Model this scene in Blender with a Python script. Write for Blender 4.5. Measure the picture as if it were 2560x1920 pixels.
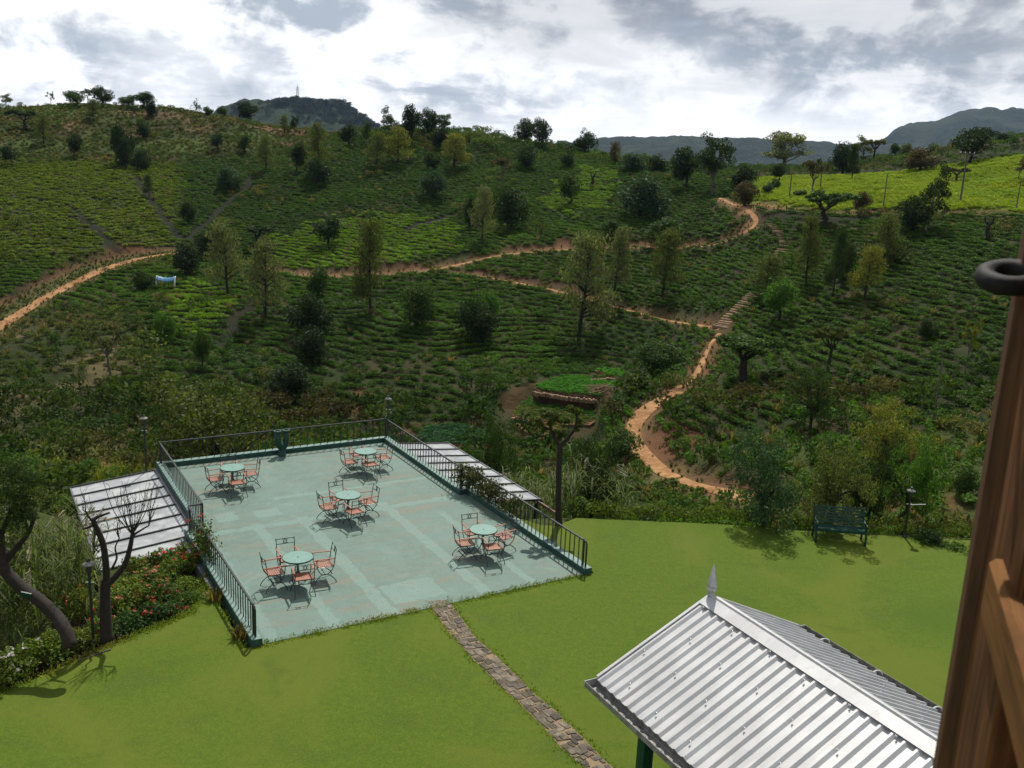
import bpy, bmesh, math, random
import numpy as np
from mathutils import Matrix, Vector
rad = math.radians
scene = bpy.context.scene
for o in list(bpy.data.objects): bpy.data.objects.remove(o)
RNG = np.random.default_rng(7); random.seed(7)

# ------------------------------------------------------------------ camera
CAM_H = 10.7; FPX = 2350.0                      # metres above the lawn, focal length in photo pixels (2560 wide)
_p, _r = rad(13.302), rad(2.617)
_f = np.array([0, math.cos(_p), -math.sin(_p)]); _R0 = np.array([1.0, 0, 0]); _U0 = np.array([0, math.sin(_p), math.cos(_p)])
_R = math.cos(_r)*_R0 + math.sin(_r)*_U0; _U = -math.sin(_r)*_R0 + math.cos(_r)*_U0
CAM = np.array([0, 0, CAM_H])
cd = bpy.data.cameras.new('camera'); cam = bpy.data.objects.new('camera', cd); scene.collection.objects.link(cam)
M = Matrix.Identity(4)
for i in range(3): M[i][0] = _R[i]; M[i][1] = _U[i]; M[i][2] = -_f[i]; M[i][3] = CAM[i]
cam.matrix_world = M
cd.sensor_width = 36; cd.lens = 36*FPX/2560; cd.clip_start = 0.02; cd.clip_end = 20000
cd.dof.use_dof = True; cd.dof.focus_distance = 60; cd.dof.aperture_fstop = 19
scene.camera = cam

# ------------------------------------------------------------------ light, sky, exposure
SUN_AZ, SUN_EL = rad(6), rad(56)                # azimuth from +Y towards +X
sd = bpy.data.lights.new('sun', 'SUN'); sun = bpy.data.objects.new('sun', sd); scene.collection.objects.link(sun)
sd.energy = 5.0; sd.angle = rad(0.6); sd.color = (1.0, 0.95, 0.87)
_s = Vector((math.sin(SUN_AZ)*math.cos(SUN_EL), math.cos(SUN_AZ)*math.cos(SUN_EL), math.sin(SUN_EL)))
sun.rotation_euler = _s.to_track_quat('Z', 'Y').to_euler(); sun.location = (0, 0, 60)
vs = scene.view_settings; vs.view_transform = 'Standard'; vs.look = 'None'; vs.gamma = 1; vs.exposure = 0.10; vs.use_curve_mapping = False
cy = scene.cycles; cy.max_bounces = 3; cy.transparent_max_bounces = 6; cy.diffuse_bounces = 2; cy.glossy_bounces = 2; cy.transmission_bounces = 3; cy.volume_bounces = 0
cy.use_light_tree = False; cy.caustics_reflective = False; cy.caustics_refractive = False; cy.use_denoising = True; cy.sample_clamp_indirect = 6
try: cy.denoiser = 'OPENIMAGEDENOISE'
except Exception: pass

def _lk(nt, a, b): nt.links.new(a, b)
class NT:                                        # small node-tree helper
    def __init__(s, nt): s.nt = nt
    def n(s, t, **k):
        nd = s.nt.nodes.new(t)
        for a, v in k.items():
            if a == 'i':
                for kk, vv in v.items():
                    if isinstance(vv, bpy.types.NodeSocket): s.nt.links.new(vv, nd.inputs[kk])
                    else: nd.inputs[kk].default_value = vv
            else: setattr(nd, a, v)
        return nd
    def math(s, op, a, b=0.0, c=None, clamp=False):
        i = {0: a, 1: b}
        if c is not None: i[2] = c
        return s.n('ShaderNodeMath', operation=op, use_clamp=clamp, i=i).outputs[0]
    def ss(s, x, a, b):                          # smoothstep map
        return s.n('ShaderNodeMapRange', interpolation_type='SMOOTHSTEP', i={0: x, 1: a, 2: b, 3: 0.0, 4: 1.0}).outputs[0]
    def mix(s, f, a, b, blend='MIX'):
        return s.n('ShaderNodeMix', data_type='RGBA', blend_type=blend, clamp_factor=True, i={0: f, 6: a, 7: b}).outputs[2]
    def noise(s, vec, scale, detail=4, rough=0.55, dist=0.0, col=False):
        nd = s.n('ShaderNodeTexNoise', i={'Scale': scale, 'Detail': detail, 'Roughness': rough, 'Distortion': dist})
        if vec is not None: s.nt.links.new(vec, nd.inputs['Vector'])
        return nd.outputs[1 if col else 0]

def build_world():
    w = bpy.data.worlds.new('World'); scene.world = w; w.use_nodes = True
    t = NT(w.node_tree); w.node_tree.nodes.clear()
    out = t.n('ShaderNodeOutputWorld'); bg = t.n('ShaderNodeBackground')
    sky = t.n('ShaderNodeTexSky', sky_type='NISHITA', sun_disc=False, sun_elevation=SUN_EL, sun_rotation=SUN_AZ)
    skyc = t.n('ShaderNodeVectorMath', operation='SCALE', i={0: sky.outputs[0], 'Scale': 0.10}).outputs[0]
    d = t.n('ShaderNodeTexCoord').outputs['Generated']
    sx = t.n('ShaderNodeSeparateXYZ', i={0: d}); X, Y, Z = sx.outputs
    zz = t.math('ADD', t.math('MAXIMUM', Z, 0.0), 0.16)
    P = t.n('ShaderNodeCombineXYZ', i={0: t.math('DIVIDE', X, zz), 1: t.math('DIVIDE', Y, zz), 2: 0.0}).outputs[0]
    # warped heaped clouds: a coarse field for the decks, a finer billowy one for the edges
    off = t.n('ShaderNodeVectorMath', operation='ADD', i={0: P, 1: (SKY_OFF[0], SKY_OFF[1], 1.3)}).outputs[0]
    big = t.noise(off, 0.55, 3, 0.5, 0.4)
    mid = t.noise(off, 1.6, 5, 0.58, 0.6)
    Q = t.n('ShaderNodeVectorMath', operation='MULTIPLY', i={0: d, 1: (9.0, 9.0, 15.0)}).outputs[0]
    bil = t.noise(Q, 1.0, 6, 0.55, 0.35)
    fine = t.noise(Q, 3.2, 4, 0.6, 0.3)
    v = t.math('ADD', t.math('MULTIPLY', big, 0.9), t.math('MULTIPLY', mid, 0.55))
    v = t.math('ADD', v, t.math('MULTIPLY', bil, 0.75)); v = t.math('ADD', v, t.math('MULTIPLY', fine, 0.18))
    # a grey deck covers the higher sky and comes lower on the right; under it the sky breaks up into white heaps
    az = t.math('ARCTAN2', X, Y)
    zw = t.math('ADD', Z, t.math('MULTIPLY', t.math('SUBTRACT', mid, 0.5), 0.20)); zw = t.math('ADD', zw, t.math('MULTIPLY', t.math('SUBTRACT', bil, 0.5), 0.10))
    low = t.math('MULTIPLY_ADD', t.ss(az, -0.30, 0.12), -0.085, 0.150)          # height of the deck's edge
    deck = t.ss(t.math('SUBTRACT', zw, low), -0.02, 0.075)
    heap = t.ss(t.math('ADD', t.math('MULTIPLY', bil, 0.7), t.math('ADD', t.math('MULTIPLY', fine, 0.22), t.math('MULTIPLY', mid, 0.35))), 0.555, 0.70)
    soft_ = t.ss(v, 1.02, 1.24)
    grey = t.mix(t.ss(t.math('MULTIPLY_ADD', bil, 0.4, t.math('MULTIPLY', mid, 0.6)), 0.36, 0.64), (0.31, 0.35, 0.42, 1), (0.62, 0.65, 0.69, 1))
    heaps = t.mix(heap, (0.54, 0.61, 0.70, 1), (1.62, 1.62, 1.60, 1))
    heaps = t.mix(t.math('MULTIPLY', soft_, 0.5), heaps, (1.45, 1.45, 1.44, 1))
    cloud = t.mix(t.math('MULTIPLY', deck, t.math('SUBTRACT', 1.0, t.math('MULTIPLY', heap, 0.35))), heaps, grey)
    glow = t.math('MULTIPLY', t.ss(Z, 0.085, 0.015), t.math('MULTIPLY_ADD', t.ss(az, -0.1, 0.15), 0.65, 0.25))
    cloud = t.mix(glow, cloud, (1.42, 1.43, 1.44, 1))
    gap = t.ss(t.math('ADD', mid, t.math('MULTIPLY', bil, 0.5)), 0.56, 0.44)
    gap = t.math('MULTIPLY', gap, 0.55)
    col = t.mix(gap, cloud, skyc)
    below = t.ss(Z, 0.0, -0.06)
    col = t.mix(below, col, (0.20, 0.22, 0.20, 1))
    _lk(w.node_tree, col, bg.inputs[0]); bg.inputs[1].default_value = 0.82
    _lk(w.node_tree, bg.outputs[0], out.inputs[0]); w.cycles.sampling_method = 'MANUAL'; w.cycles.sample_map_resolution = 512
SKY_OFF = (3.7, 1.2)
build_world()

# ------------------------------------------------------------------ pixel helpers (photo pixels, 2560 x 1920)
def ray(u, v): return (u-1280)/FPX*_R - (v-960)/FPX*_U + _f
def gp(u, v, z=0.0):                             # point of that pixel on the level z
    d = ray(u, v); return d*((z-CAM_H)/d[2]) + CAM
def at(u, v, dist):                              # point of that pixel at a horizontal distance
    d = ray(u, v); return d*(dist/math.hypot(d[0], d[1])) + CAM
def proj(P):
    q = np.asarray(P, float) - CAM; w = q@_f
    return 1280+FPX*(q@_R)/w, 960-FPX*(q@_U)/w
PSI = rad(-30.803)
EA = np.array([math.cos(PSI), -math.sin(PSI), 0]); EB = np.array([math.sin(PSI), math.cos(PSI), 0])
def AB(a, b, z=0.0): return EA*a + EB*b + np.array([0, 0, z])     # terrace frame to world
YAW = math.atan2(EA[1], EA[0])

# ------------------------------------------------------------------ object helpers
C = scene.collection
def tag(o, label=None, cat=None, group=None, kind=None):
    if label: o['label'] = label
    if cat: o['category'] = cat
    if group: o['group'] = group
    if kind: o['kind'] = kind
    return o
def empty(name, loc=(0, 0, 0), rz=0.0, label=None, cat=None, group=None):
    o = bpy.data.objects.new(name, None); C.objects.link(o); o.location = tuple(loc); o.rotation_euler = (0, 0, rz); o.empty_display_size = 0.2
    return tag(o, label, cat, group)
def link(name, me, mat=None, parent=None, loc=(0, 0, 0), rot=(0, 0, 0), scl=(1, 1, 1), smooth=False):
    if mat is not None and len(me.materials) == 0: me.materials.append(mat)
    if smooth: me.polygons.foreach_set('use_smooth', np.ones(len(me.polygons), bool))
    o = bpy.data.objects.new(name, me); C.objects.link(o)
    o.location = tuple(loc); o.rotation_euler = tuple(rot); o.scale = tuple(scl)
    if parent is not None: o.parent = parent
    return o
def mesh_np(name, V, Fq):
    """verts (n,3) and an (m,k) face array, quickly"""
    V = np.asarray(V, np.float32); Fq = np.asarray(Fq, np.int32); m, k = Fq.shape
    me = bpy.data.meshes.new(name); me.vertices.add(len(V)); me.vertices.foreach_set('co', V.ravel())
    me.loops.add(m*k); me.loops.foreach_set('vertex_index', Fq.ravel())
    me.polygons.add(m); me.polygons.foreach_set('loop_start', np.arange(m, dtype=np.int32)*k)
    me.update(calc_edges=True); return me
def copy_tree(o, parent=None):
    c = o.copy(); C.objects.link(c); c.parent = parent
    for ch in o.children: copy_tree(ch, c)
    return c

class MB:                                        # collects boxes, tubes, lathes, prisms into one mesh
    def __init__(s): s.v = []; s.f = []
    def add(s, V, F):
        n = len(s.v); s.v += [tuple(map(float, p)) for p in V]; s.f += [tuple(i+n for i in f) for f in F]; return s
    def box(s, c, size, rz=0.0, R=None):
        x, y, z = [k/2 for k in size]
        P = np.array([(-x,-y,-z),(x,-y,-z),(x,y,-z),(-x,y,-z),(-x,-y,z),(x,-y,z),(x,y,z),(-x,y,z)])
        if R is None: R = np.array([[math.cos(rz), -math.sin(rz), 0],[math.sin(rz), math.cos(rz), 0],[0,0,1]])
        return s.add(P@np.asarray(R).T + np.asarray(c), [(0,3,2,1),(4,5,6,7),(0,1,5,4),(1,2,6,5),(2,3,7,6),(3,0,4,7)])
    def bar(s, a, b, w, h, up=(0, 0, 1)):        # rectangular bar from a to b
        a = np.asarray(a, float); b = np.asarray(b, float); d = b-a; L = np.linalg.norm(d); d = d/L
        u = np.asarray(up, float); sx = np.cross(d, u)
        if np.linalg.norm(sx) < 1e-6: sx = np.array([1.0, 0, 0])
        sx /= np.linalg.norm(sx); uu = np.cross(sx, d)
        return s.box((a+b)/2, (w, L, h), R=np.stack([sx, d, uu], 1))
    def tube(s, pts, r, n=6, cap=True):
        P = [np.asarray(p, float) for p in pts]; k = len(P)
        rs = [r]*k if np.isscalar(r) else list(r)
        V = []; F = []; pu = None
        for i in range(k):
            d = P[min(i+1, k-1)] - P[max(i-1, 0)]; d = d/(np.linalg.norm(d)+1e-9)
            if pu is None:
                h = np.array([0, 0, 1.0]) if abs(d[2]) < 0.9 else np.array([1.0, 0, 0])
            else: h = pu
            a = np.cross(d, h); a /= (np.linalg.norm(a)+1e-9); b = np.cross(a, d); pu = b
            for j in range(n):
                t = 2*math.pi*j/n; V.append(P[i] + rs[i]*(math.cos(t)*a + math.sin(t)*b))
        for i in range(k-1):
            for j in range(n):
                q = (j+1) % n; F.append((i*n+j, i*n+q, (i+1)*n+q, (i+1)*n+j))
        if cap: F.append(tuple(range(n))[::-1]); F.append(tuple((k-1)*n+j for j in range(n)))
        return s.add(V, F)
    def lathe(s, prof, n=16, c=(0, 0, 0)):       # profile of (radius, z)
        V = []; F = []; k = len(prof)
        for rr, z in prof:
            for j in range(n): t = 2*math.pi*j/n; V.append((c[0]+rr*math.cos(t), c[1]+rr*math.sin(t), c[2]+z))
        for i in range(k-1):
            for j in range(n): q = (j+1) % n; F.append((i*n+j, i*n+q, (i+1)*n+q, (i+1)*n+j))
        if prof[0][0] > 1e-6: F.append(tuple(range(n))[::-1])
        if prof[-1][0] > 1e-6: F.append(tuple((k-1)*n+j for j in range(n)))
        return s.add(V, F)
    def prism(s, poly, z0, z1):
        n = len(poly); V = [(p[0], p[1], z0) for p in poly] + [(p[0], p[1], z1) for p in poly]
        return s.add(V, [tuple(range(n))[::-1], tuple(range(n, 2*n))] + [(i, (i+1) % n, n+(i+1) % n, n+i) for i in range(n)])
    def mesh(s, name):
        me = bpy.data.meshes.new(name); me.from_pydata(s.v, [], s.f); me.update(); return me
    def build(s, name, mat=None, parent=None, bevel=0.0, smooth=False, **k):
        me = s.mesh(name)
        if bevel > 0:
            bm = bmesh.new(); bm.from_mesh(me)
            bmesh.ops.bevel(bm, geom=[e for e in bm.edges], offset=bevel, segments=1, affect='EDGES', clamp_overlap=True)
            bm.to_mesh(me); bm.free()
        return link(name, me, mat, parent, smooth=smooth, **k)
def srgb(r, g, b):
    f = lambda c: ((c/255+0.055)/1.055)**2.4 if c/255 > 0.04045 else c/255/12.92
    return (f(r), f(g), f(b), 1.0)
# ------------------------------------------------------------------ materials
def new_mat(name):
    m = bpy.data.materials.new(name); m.use_nodes = True; m.node_tree.nodes.clear(); t = NT(m.node_tree)
    out = t.n('ShaderNodeOutputMaterial'); return m, t, out
def principled(t, out, col, rough=0.6, metal=0.0, bump=None, bstr=0.3, bdist=0.02, spec=0.4, **kw):
    b = t.n('ShaderNodeBsdfPrincipled', i={'Roughness': rough, 'Metallic': metal, 'Specular IOR Level': spec})
    if isinstance(col, bpy.types.NodeSocket): _lk(t.nt, col, b.inputs['Base Color'])
    else: b.inputs['Base Color'].default_value = col
    if bump is not None:
        bn = t.n('ShaderNodeBump', i={'Strength': bstr, 'Distance': bdist, 'Height': bump}); _lk(t.nt, bn.outputs[0], b.inputs['Normal'])
    for k, v in kw.items(): b.inputs[k].default_value = v
    _lk(t.nt, b.outputs[0], out.inputs[0]); return b
def simple(name, col, rough=0.6, metal=0.0, var=0.25, scale=6.0, bstr=0.15, spec=0.4):
    m, t, out = new_mat(name); o = t.n('ShaderNodeTexCoord').outputs['Object']
    n = t.noise(o, scale, 6, 0.6); n2 = t.noise(o, scale*5, 4, 0.6)
    f = t.math('ADD', t.math('MULTIPLY', n, 0.7), t.math('MULTIPLY', n2, 0.3))
    dk = tuple(c*(1-var) for c in col[:3])+(1,); lt = tuple(min(1, c*(1+var)) for c in col[:3])+(1,)
    c = t.mix(t.ss(f, 0.3, 0.7), dk, lt)
    principled(t, out, c, rough, metal, bump=f, bstr=bstr, bdist=0.01, spec=spec); return m
def leaf_mat(name, col=None, trans=0.35, source='OBJECT', rough=0.55, var=0.55, hue=True, spec=0.25):
    """leaves: tint from the object colour or from the scatter point, each leaf its own shade, light shining through"""
    m, t, out = new_mat(name)
    if col is not None: base = t.n('ShaderNodeRGB'); base.outputs[0].default_value = col; base = base.outputs[0]
    elif source == 'OBJECT': base = t.n('ShaderNodeObjectInfo').outputs['Color']
    else: base = t.n('ShaderNodeAttribute', attribute_type='INSTANCER', attribute_name='tint').outputs['Color']
    rnd = t.n('ShaderNodeNewGeometry').outputs['Random Per Island']
    k = t.n('ShaderNodeMapRange', i={0: rnd, 1: 0.0, 2: 1.0, 3: 1-var, 4: 1+var}).outputs[0]
    c = t.n('ShaderNodeVectorMath', operation='SCALE', i={0: base, 'Scale': k}).outputs[0]
    yl = t.mix(t.ss(rnd, 0.86, 1.0), c, t.n('ShaderNodeVectorMath', operation='MULTIPLY', i={0: c, 1: (1.5, 1.18, 0.7)}).outputs[0])
    p = t.n('ShaderNodeBsdfPrincipled', i={'Base Color': yl, 'Roughness': rough, 'Specular IOR Level': spec})
    tc = t.n('ShaderNodeVectorMath', operation='MULTIPLY', i={0: yl, 1: (1.25, 1.35, 0.55)}).outputs[0]
    tr = t.n('ShaderNodeBsdfTranslucent', i={'Color': tc})
    mx = t.n('ShaderNodeMixShader', i={0: trans, 1: p.outputs[0], 2: tr.outputs[0]}); _lk(t.nt, mx.outputs[0], out.inputs[0]); return m
M_leaf = leaf_mat('leaf', trans=0.36, spec=0.10)
M_tea = leaf_mat('tea_leaf', source='INST', trans=0.38, rough=0.6, spec=0.08, var=0.38)
M_field = leaf_mat('field_leaf', source='INST', trans=0.30, rough=0.6, spec=0.12, var=0.28)
M_bark = simple('bark', (0.060, 0.042, 0.030, 1), 0.9, var=0.5, scale=14, bstr=0.6)
M_barkdk = simple('dark_bark', (0.020, 0.0145, 0.011, 1), 0.9, var=0.5, scale=14, bstr=0.6)
M_barkpale = simple('pale_bark', (0.085, 0.074, 0.062, 1), 0.9, var=0.4, scale=10, bstr=0.4)
M_iron = simple('black_iron', (0.012, 0.016, 0.016, 1), 0.38, 0.0, var=0.3, scale=30, spec=0.55)
M_blackmatt = simple('worn_black_iron', (0.010, 0.009, 0.009, 1), 0.7, var=0.4, scale=60, spec=0.25)
M_greeniron = simple('dark_green_paint', (0.006, 0.042, 0.028, 1), 0.42, var=0.3, scale=12, spec=0.3)
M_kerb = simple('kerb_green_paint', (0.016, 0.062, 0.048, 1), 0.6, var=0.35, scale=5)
M_kerbtop = simple('kerb_top_pale_green', (0.115, 0.190, 0.165, 1), 0.6, var=0.25, scale=7)
M_galv = simple('galvanised_steel', (0.42, 0.43, 0.44, 1), 0.45, 0.35, var=0.15, scale=9)
M_gutter = simple('grimy_gutter', (0.20, 0.195, 0.185, 1), 0.7, 0.2, var=0.5, scale=9)
M_whitepaint = simple('white_paint', (0.62, 0.62, 0.60, 1), 0.5, var=0.15)
M_plaster = simple('cream_plaster', (0.45, 0.42, 0.36, 1), 0.9, var=0.2, scale=2)
M_darkwall = simple('dark_wall', (0.030, 0.045, 0.040, 1), 0.8, var=0.4, scale=2)
M_slategrey = simple('grey_flashing', (0.085, 0.088, 0.105, 1), 0.5, 0.1, var=0.3, scale=8)
M_stone = None; PATCHES = [(6.78,7.08,19.0,26.0,0),(8.15,8.5,19.0,26.0,0),(10.8,11.12,19.0,26.2,0),(12.2,12.45,19.0,24.6,0),(5.3,5.6,19.0,25.6,0),(5.6,13.6,25.55,25.85,0.0),(8.0,13.6,27.7,27.9,0),(8.6,10.0,19.5,20.6,0.0),(6.0,6.6,26.5,27.2,0),(7.1,7.9,26.4,27.0,0)]
def wood_mat(name, c0, c1, axis, scale=9, rough=0.5, spec=0.4):
    m, t, out = new_mat(name); o = t.n('ShaderNodeTexCoord').outputs['Object']
    st = [scale]*3; st[axis] = scale*0.09
    mp = t.n('ShaderNodeVectorMath', operation='MULTIPLY', i={0: o, 1: tuple(st)}).outputs[0]
    n = t.noise(mp, 3.0, 6, 0.65, 0.6); n2 = t.noise(o, scale*0.35, 3, 0.5)
    c = t.mix(t.ss(n, 0.3, 0.72), c0, c1); c = t.mix(t.math('MULTIPLY', t.ss(n2, 0.5, 0.75), 0.5), c, tuple(k*0.55 for k in c0[:3])+(1,))
    principled(t, out, c, rough, bump=n, bstr=0.25, bdist=0.004, spec=spec); return m
M_slat = wood_mat('seat_slat_wood', (0.21, 0.082, 0.048, 1), (0.36, 0.165, 0.105, 1), 0, 14, 0.45)
M_casement = wood_mat('window_timber', (0.040, 0.015, 0.006, 1), (0.160, 0.066, 0.021, 1), 2, 22, 0.75, 0.12)
M_casepale = wood_mat('weathered_timber', (0.055, 0.030, 0.016, 1), (0.125, 0.064, 0.030, 1), 2, 22, 0.8, 0.12)
M_rail = wood_mat('window_rail_timber', (0.095, 0.042, 0.013, 1), (0.195, 0.088, 0.024, 1), 1, 22, 0.75, 0.12)

def mat_patio():
    """green painted concrete: faded and stained, with strips painted over in a fresher tone"""
    m, t, out = new_mat('patio_paint'); o = t.n('ShaderNodeTexCoord').outputs['Object']   # object axes: x = across, y = away
    n1 = t.noise(o, 0.55, 6, 0.6, 0.5); n2 = t.noise(o, 2.6, 7, 0.65, 0.3); n3 = t.noise(o, 22, 5, 0.7)
    st = t.n('ShaderNodeVectorMath', operation='MULTIPLY', i={0: o, 1: (0.22, 1.6, 1)}).outputs[0]; n4 = t.noise(st, 1.4, 6, 0.65, 0.4)
    c = t.mix(t.ss(n2, 0.35, 0.68), (0.074, 0.126, 0.101, 1), (0.118, 0.184, 0.152, 1))
    c = t.mix(t.math('MULTIPLY', t.ss(n1, 0.45, 0.66), 0.75), c, (0.105, 0.178, 0.150, 1))
    c = t.mix(t.math('MULTIPLY', t.ss(n4, 0.49, 0.66), 0.72), c, (0.150, 0.138, 0.098, 1))       # rusty brown wear
    c = t.mix(t.math('MULTIPLY', t.ss(n3, 0.53, 0.70), 0.7), c, (0.074, 0.092, 0.070, 1)); n6 = t.noise(o, 1.1, 8, 0.72, 0.9); c = t.mix(t.math('MULTIPLY', t.ss(n6, 0.55, 0.66), 0.45), c, (0.090, 0.108, 0.084, 1)); c = t.mix(t.math('MULTIPLY', t.ss(n6, 0.44, 0.34), 0.40), c, (0.160, 0.218, 0.182, 1))
    wob = t.n('ShaderNodeVectorMath', operation='SUBTRACT', i={0: t.noise(o, 3.5, 4, 0.6, col=True), 1: (0.5, 0.5, 0.5)}).outputs[0]
    q = t.n('ShaderNodeVectorMath', operation='MULTIPLY_ADD', i={0: wob, 1: (0.30, 0.30, 0), 2: o}).outputs[0]
    s = t.n('ShaderNodeSeparateXYZ', i={0: q}); x, y = s.outputs[0], s.outputs[1]
    tot = None
    for (x0, x1, y0, y1, sk) in PATCHES:
        xx = t.math('ADD', x, t.math('MULTIPLY', y, sk)) if sk else x
        a = t.math('MULTIPLY', t.ss(xx, x0-0.03, x0+0.03), t.ss(xx, x1+0.03, x1-0.03)); b = t.math('MULTIPLY', t.ss(y, y0-0.04, y0+0.04), t.ss(y, y1+0.04, y1-0.04))
        k = t.math('MULTIPLY', a, b); tot = k if tot is None else t.math('MAXIMUM', tot, k)
    tot = t.math('MULTIPLY', tot, t.ss(n3, 0.80, 0.40)); tot = t.math('MULTIPLY', tot, t.math('MULTIPLY', t.ss(n2, 0.20, 0.50), 0.85))
    c = t.mix(t.math('MULTIPLY', tot, 0.85), c, (0.138, 0.222, 0.190, 1))
    principled(t, out, c, t.n('ShaderNodeMapRange', i={0: n2, 1: 0.3, 2: 0.7, 3: 0.55, 4: 0.85}).outputs[0], bump=t.math('ADD', n3, t.math('MULTIPLY', n2, 0.6)), bstr=0.25, bdist=0.008, spec=0.35)
    return m
def mat_lawn():
    m, t, out = new_mat('lawn_grass'); o = t.n('ShaderNodeTexCoord').outputs['Object']
    n1 = t.noise(o, 0.17, 6, 0.6, 0.8); n2 = t.noise(o, 0.75, 6, 0.62, 0.5); n3 = t.noise(o, 7, 6, 0.7); n4 = t.noise(o, 55, 4, 0.75)
    n5 = t.noise(o, 20, 5, 0.7); c = t.mix(t.ss(t.math('MULTIPLY_ADD', n3, 0.4, t.math('MULTIPLY', n5, 0.6)), 0.36, 0.64), (0.048, 0.084, 0.007, 1), (0.083, 0.126, 0.011, 1))
    c = t.mix(t.math('MULTIPLY', t.ss(n1, 0.46, 0.62), 0.75), c, (0.094, 0.116, 0.014, 1))        # drier yellow patches
    c = t.mix(t.math('MULTIPLY', t.ss(n2, 0.52, 0.68), 0.55), c, (0.042, 0.084, 0.007, 1)); c = t.mix(t.math('MULTIPLY', t.ss(n1, 0.46, 0.30), 0.60), c, (0.046, 0.086, 0.009, 1))       # lusher patches
    c = t.mix(t.math('MULTIPLY', t.ss(t.math('MULTIPLY', n2, n5), 0.31, 0.40), 0.45), c, (0.120, 0.105, 0.036, 1))
    c = t.mix(t.math('MULTIPLY', t.ss(n4, 0.50, 0.68), 0.75), c, (0.030, 0.046, 0.007, 1))
    c = t.mix(t.math('MULTIPLY', t.ss(n4, 0.46, 0.28), 0.6), c, (0.140, 0.165, 0.040, 1))
    principled(t, out, c, 0.9, bump=n4, bstr=0.35, bdist=0.02, spec=0.1); return m
def mat_ground():
    m, t, out = new_mat('hill_ground'); o = t.n('ShaderNodeTexCoord').outputs['Object']
    a = t.n('ShaderNodeAttribute', attribute_type='GEOMETRY', attribute_name='gcol').outputs['Color']
    n1 = t.noise(o, 0.9, 6, 0.65, 0.4); n2 = t.noise(o, 5, 6, 0.7)
    k = t.math('MULTIPLY_ADD', n1, 0.9, t.math('MULTIPLY', n2, 0.9)); k = t.math('ADD', k, 0.1)
    c = t.n('ShaderNodeVectorMath', operation='SCALE', i={0: a, 'Scale': k}).outputs[0]
    principled(t, out, c, 0.95, bump=t.math('ADD', n1, n2), bstr=0.8, bdist=0.25, spec=0.1); return m
def mat_dirt(name, c0, c1, sc=1.0):
    m, t, out = new_mat(name); o = t.n('ShaderNodeTexCoord').outputs['Object']
    n1 = t.noise(o, 0.5*sc, 6, 0.65, 0.5); n2 = t.noise(o, 3*sc, 7, 0.7, 0.3)
    c = t.mix(t.ss(t.math('MULTIPLY_ADD', n1, 0.6, t.math('MULTIPLY', n2, 0.4)), 0.38, 0.62), c0, c1)
    principled(t, out, c, 0.95, bump=n2, bstr=0.7, bdist=0.12, spec=0.1); return m
M_road = mat_dirt('dry_dirt', (0.19, 0.092, 0.038, 1), (0.36, 0.205, 0.098, 1))
M_soil = mat_dirt('red_soil', (0.10, 0.042, 0.022, 1), (0.20, 0.088, 0.044, 1))
M_verge = mat_dirt('grass_verge', (0.040, 0.052, 0.014, 1), (0.098, 0.080, 0.034, 1))
def mat_roofsheet():
    m, t, out = new_mat('white_roof_sheet'); o = t.n('ShaderNodeTexCoord').outputs['Object']
    n = t.noise(o, 1.3, 6, 0.6); n2 = t.noise(o, 9, 5, 0.65)
    c = t.mix(t.ss(n, 0.35, 0.7), (0.36, 0.365, 0.372, 1), (0.45, 0.455, 0.46, 1)); c = t.mix(t.math('MULTIPLY', t.ss(n2, 0.62, 0.8), 0.25), c, (0.28, 0.27, 0.25, 1))
    st = t.n('ShaderNodeVectorMath', operation='MULTIPLY', i={0: o, 1: (0.5, 9.0, 9.0)}).outputs[0]; n3 = t.noise(st, 1.0, 5, 0.65); c = t.mix(t.math('MULTIPLY', t.ss(n3, 0.52, 0.70), 0.45), c, (0.30, 0.285, 0.26, 1))
    principled(t, out, c, 0.42, 0.15, bump=n2, bstr=0.06, bdist=0.004, spec=0.5); return m
def mat_panel():
    """clear twin-wall roofing: a milky sheet that lets light through and mirrors the sky"""
    m, t, out = new_mat('clear_roof_panel'); o = t.n('ShaderNodeTexCoord').outputs['Object']
    n = t.noise(o, 1.1, 5, 0.6, 0.8); n2 = t.noise(o, 7, 5, 0.6)
    c = t.mix(t.ss(n, 0.35, 0.65), (0.27, 0.285, 0.29, 1), (0.46, 0.475, 0.475, 1))
    p = t.n('ShaderNodeBsdfPrincipled', i={'Base Color': c, 'Roughness': t.n('ShaderNodeMapRange', i={0: n, 1: 0.3, 2: 0.7, 3: 0.13, 4: 0.24}).outputs[0], 'Specular IOR Level': 0.9, 'IOR': 1.55})
    bn = t.n('ShaderNodeBump', i={'Strength': 0.25, 'Distance': 0.02, 'Height': t.math('ADD', n, t.math('MULTIPLY', n2, 0.2))}); _lk(t.nt, bn.outputs[0], p.inputs['Normal'])
    tr = t.n('ShaderNodeBsdfTransparent', i={'Color': (0.75, 0.78, 0.8, 1)})
    mx = t.n('ShaderNodeMixShader', i={0: 0.14, 1: p.outputs[0], 2: tr.outputs[0]}); _lk(t.nt, mx.outputs[0], out.inputs[0]); return m
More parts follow.
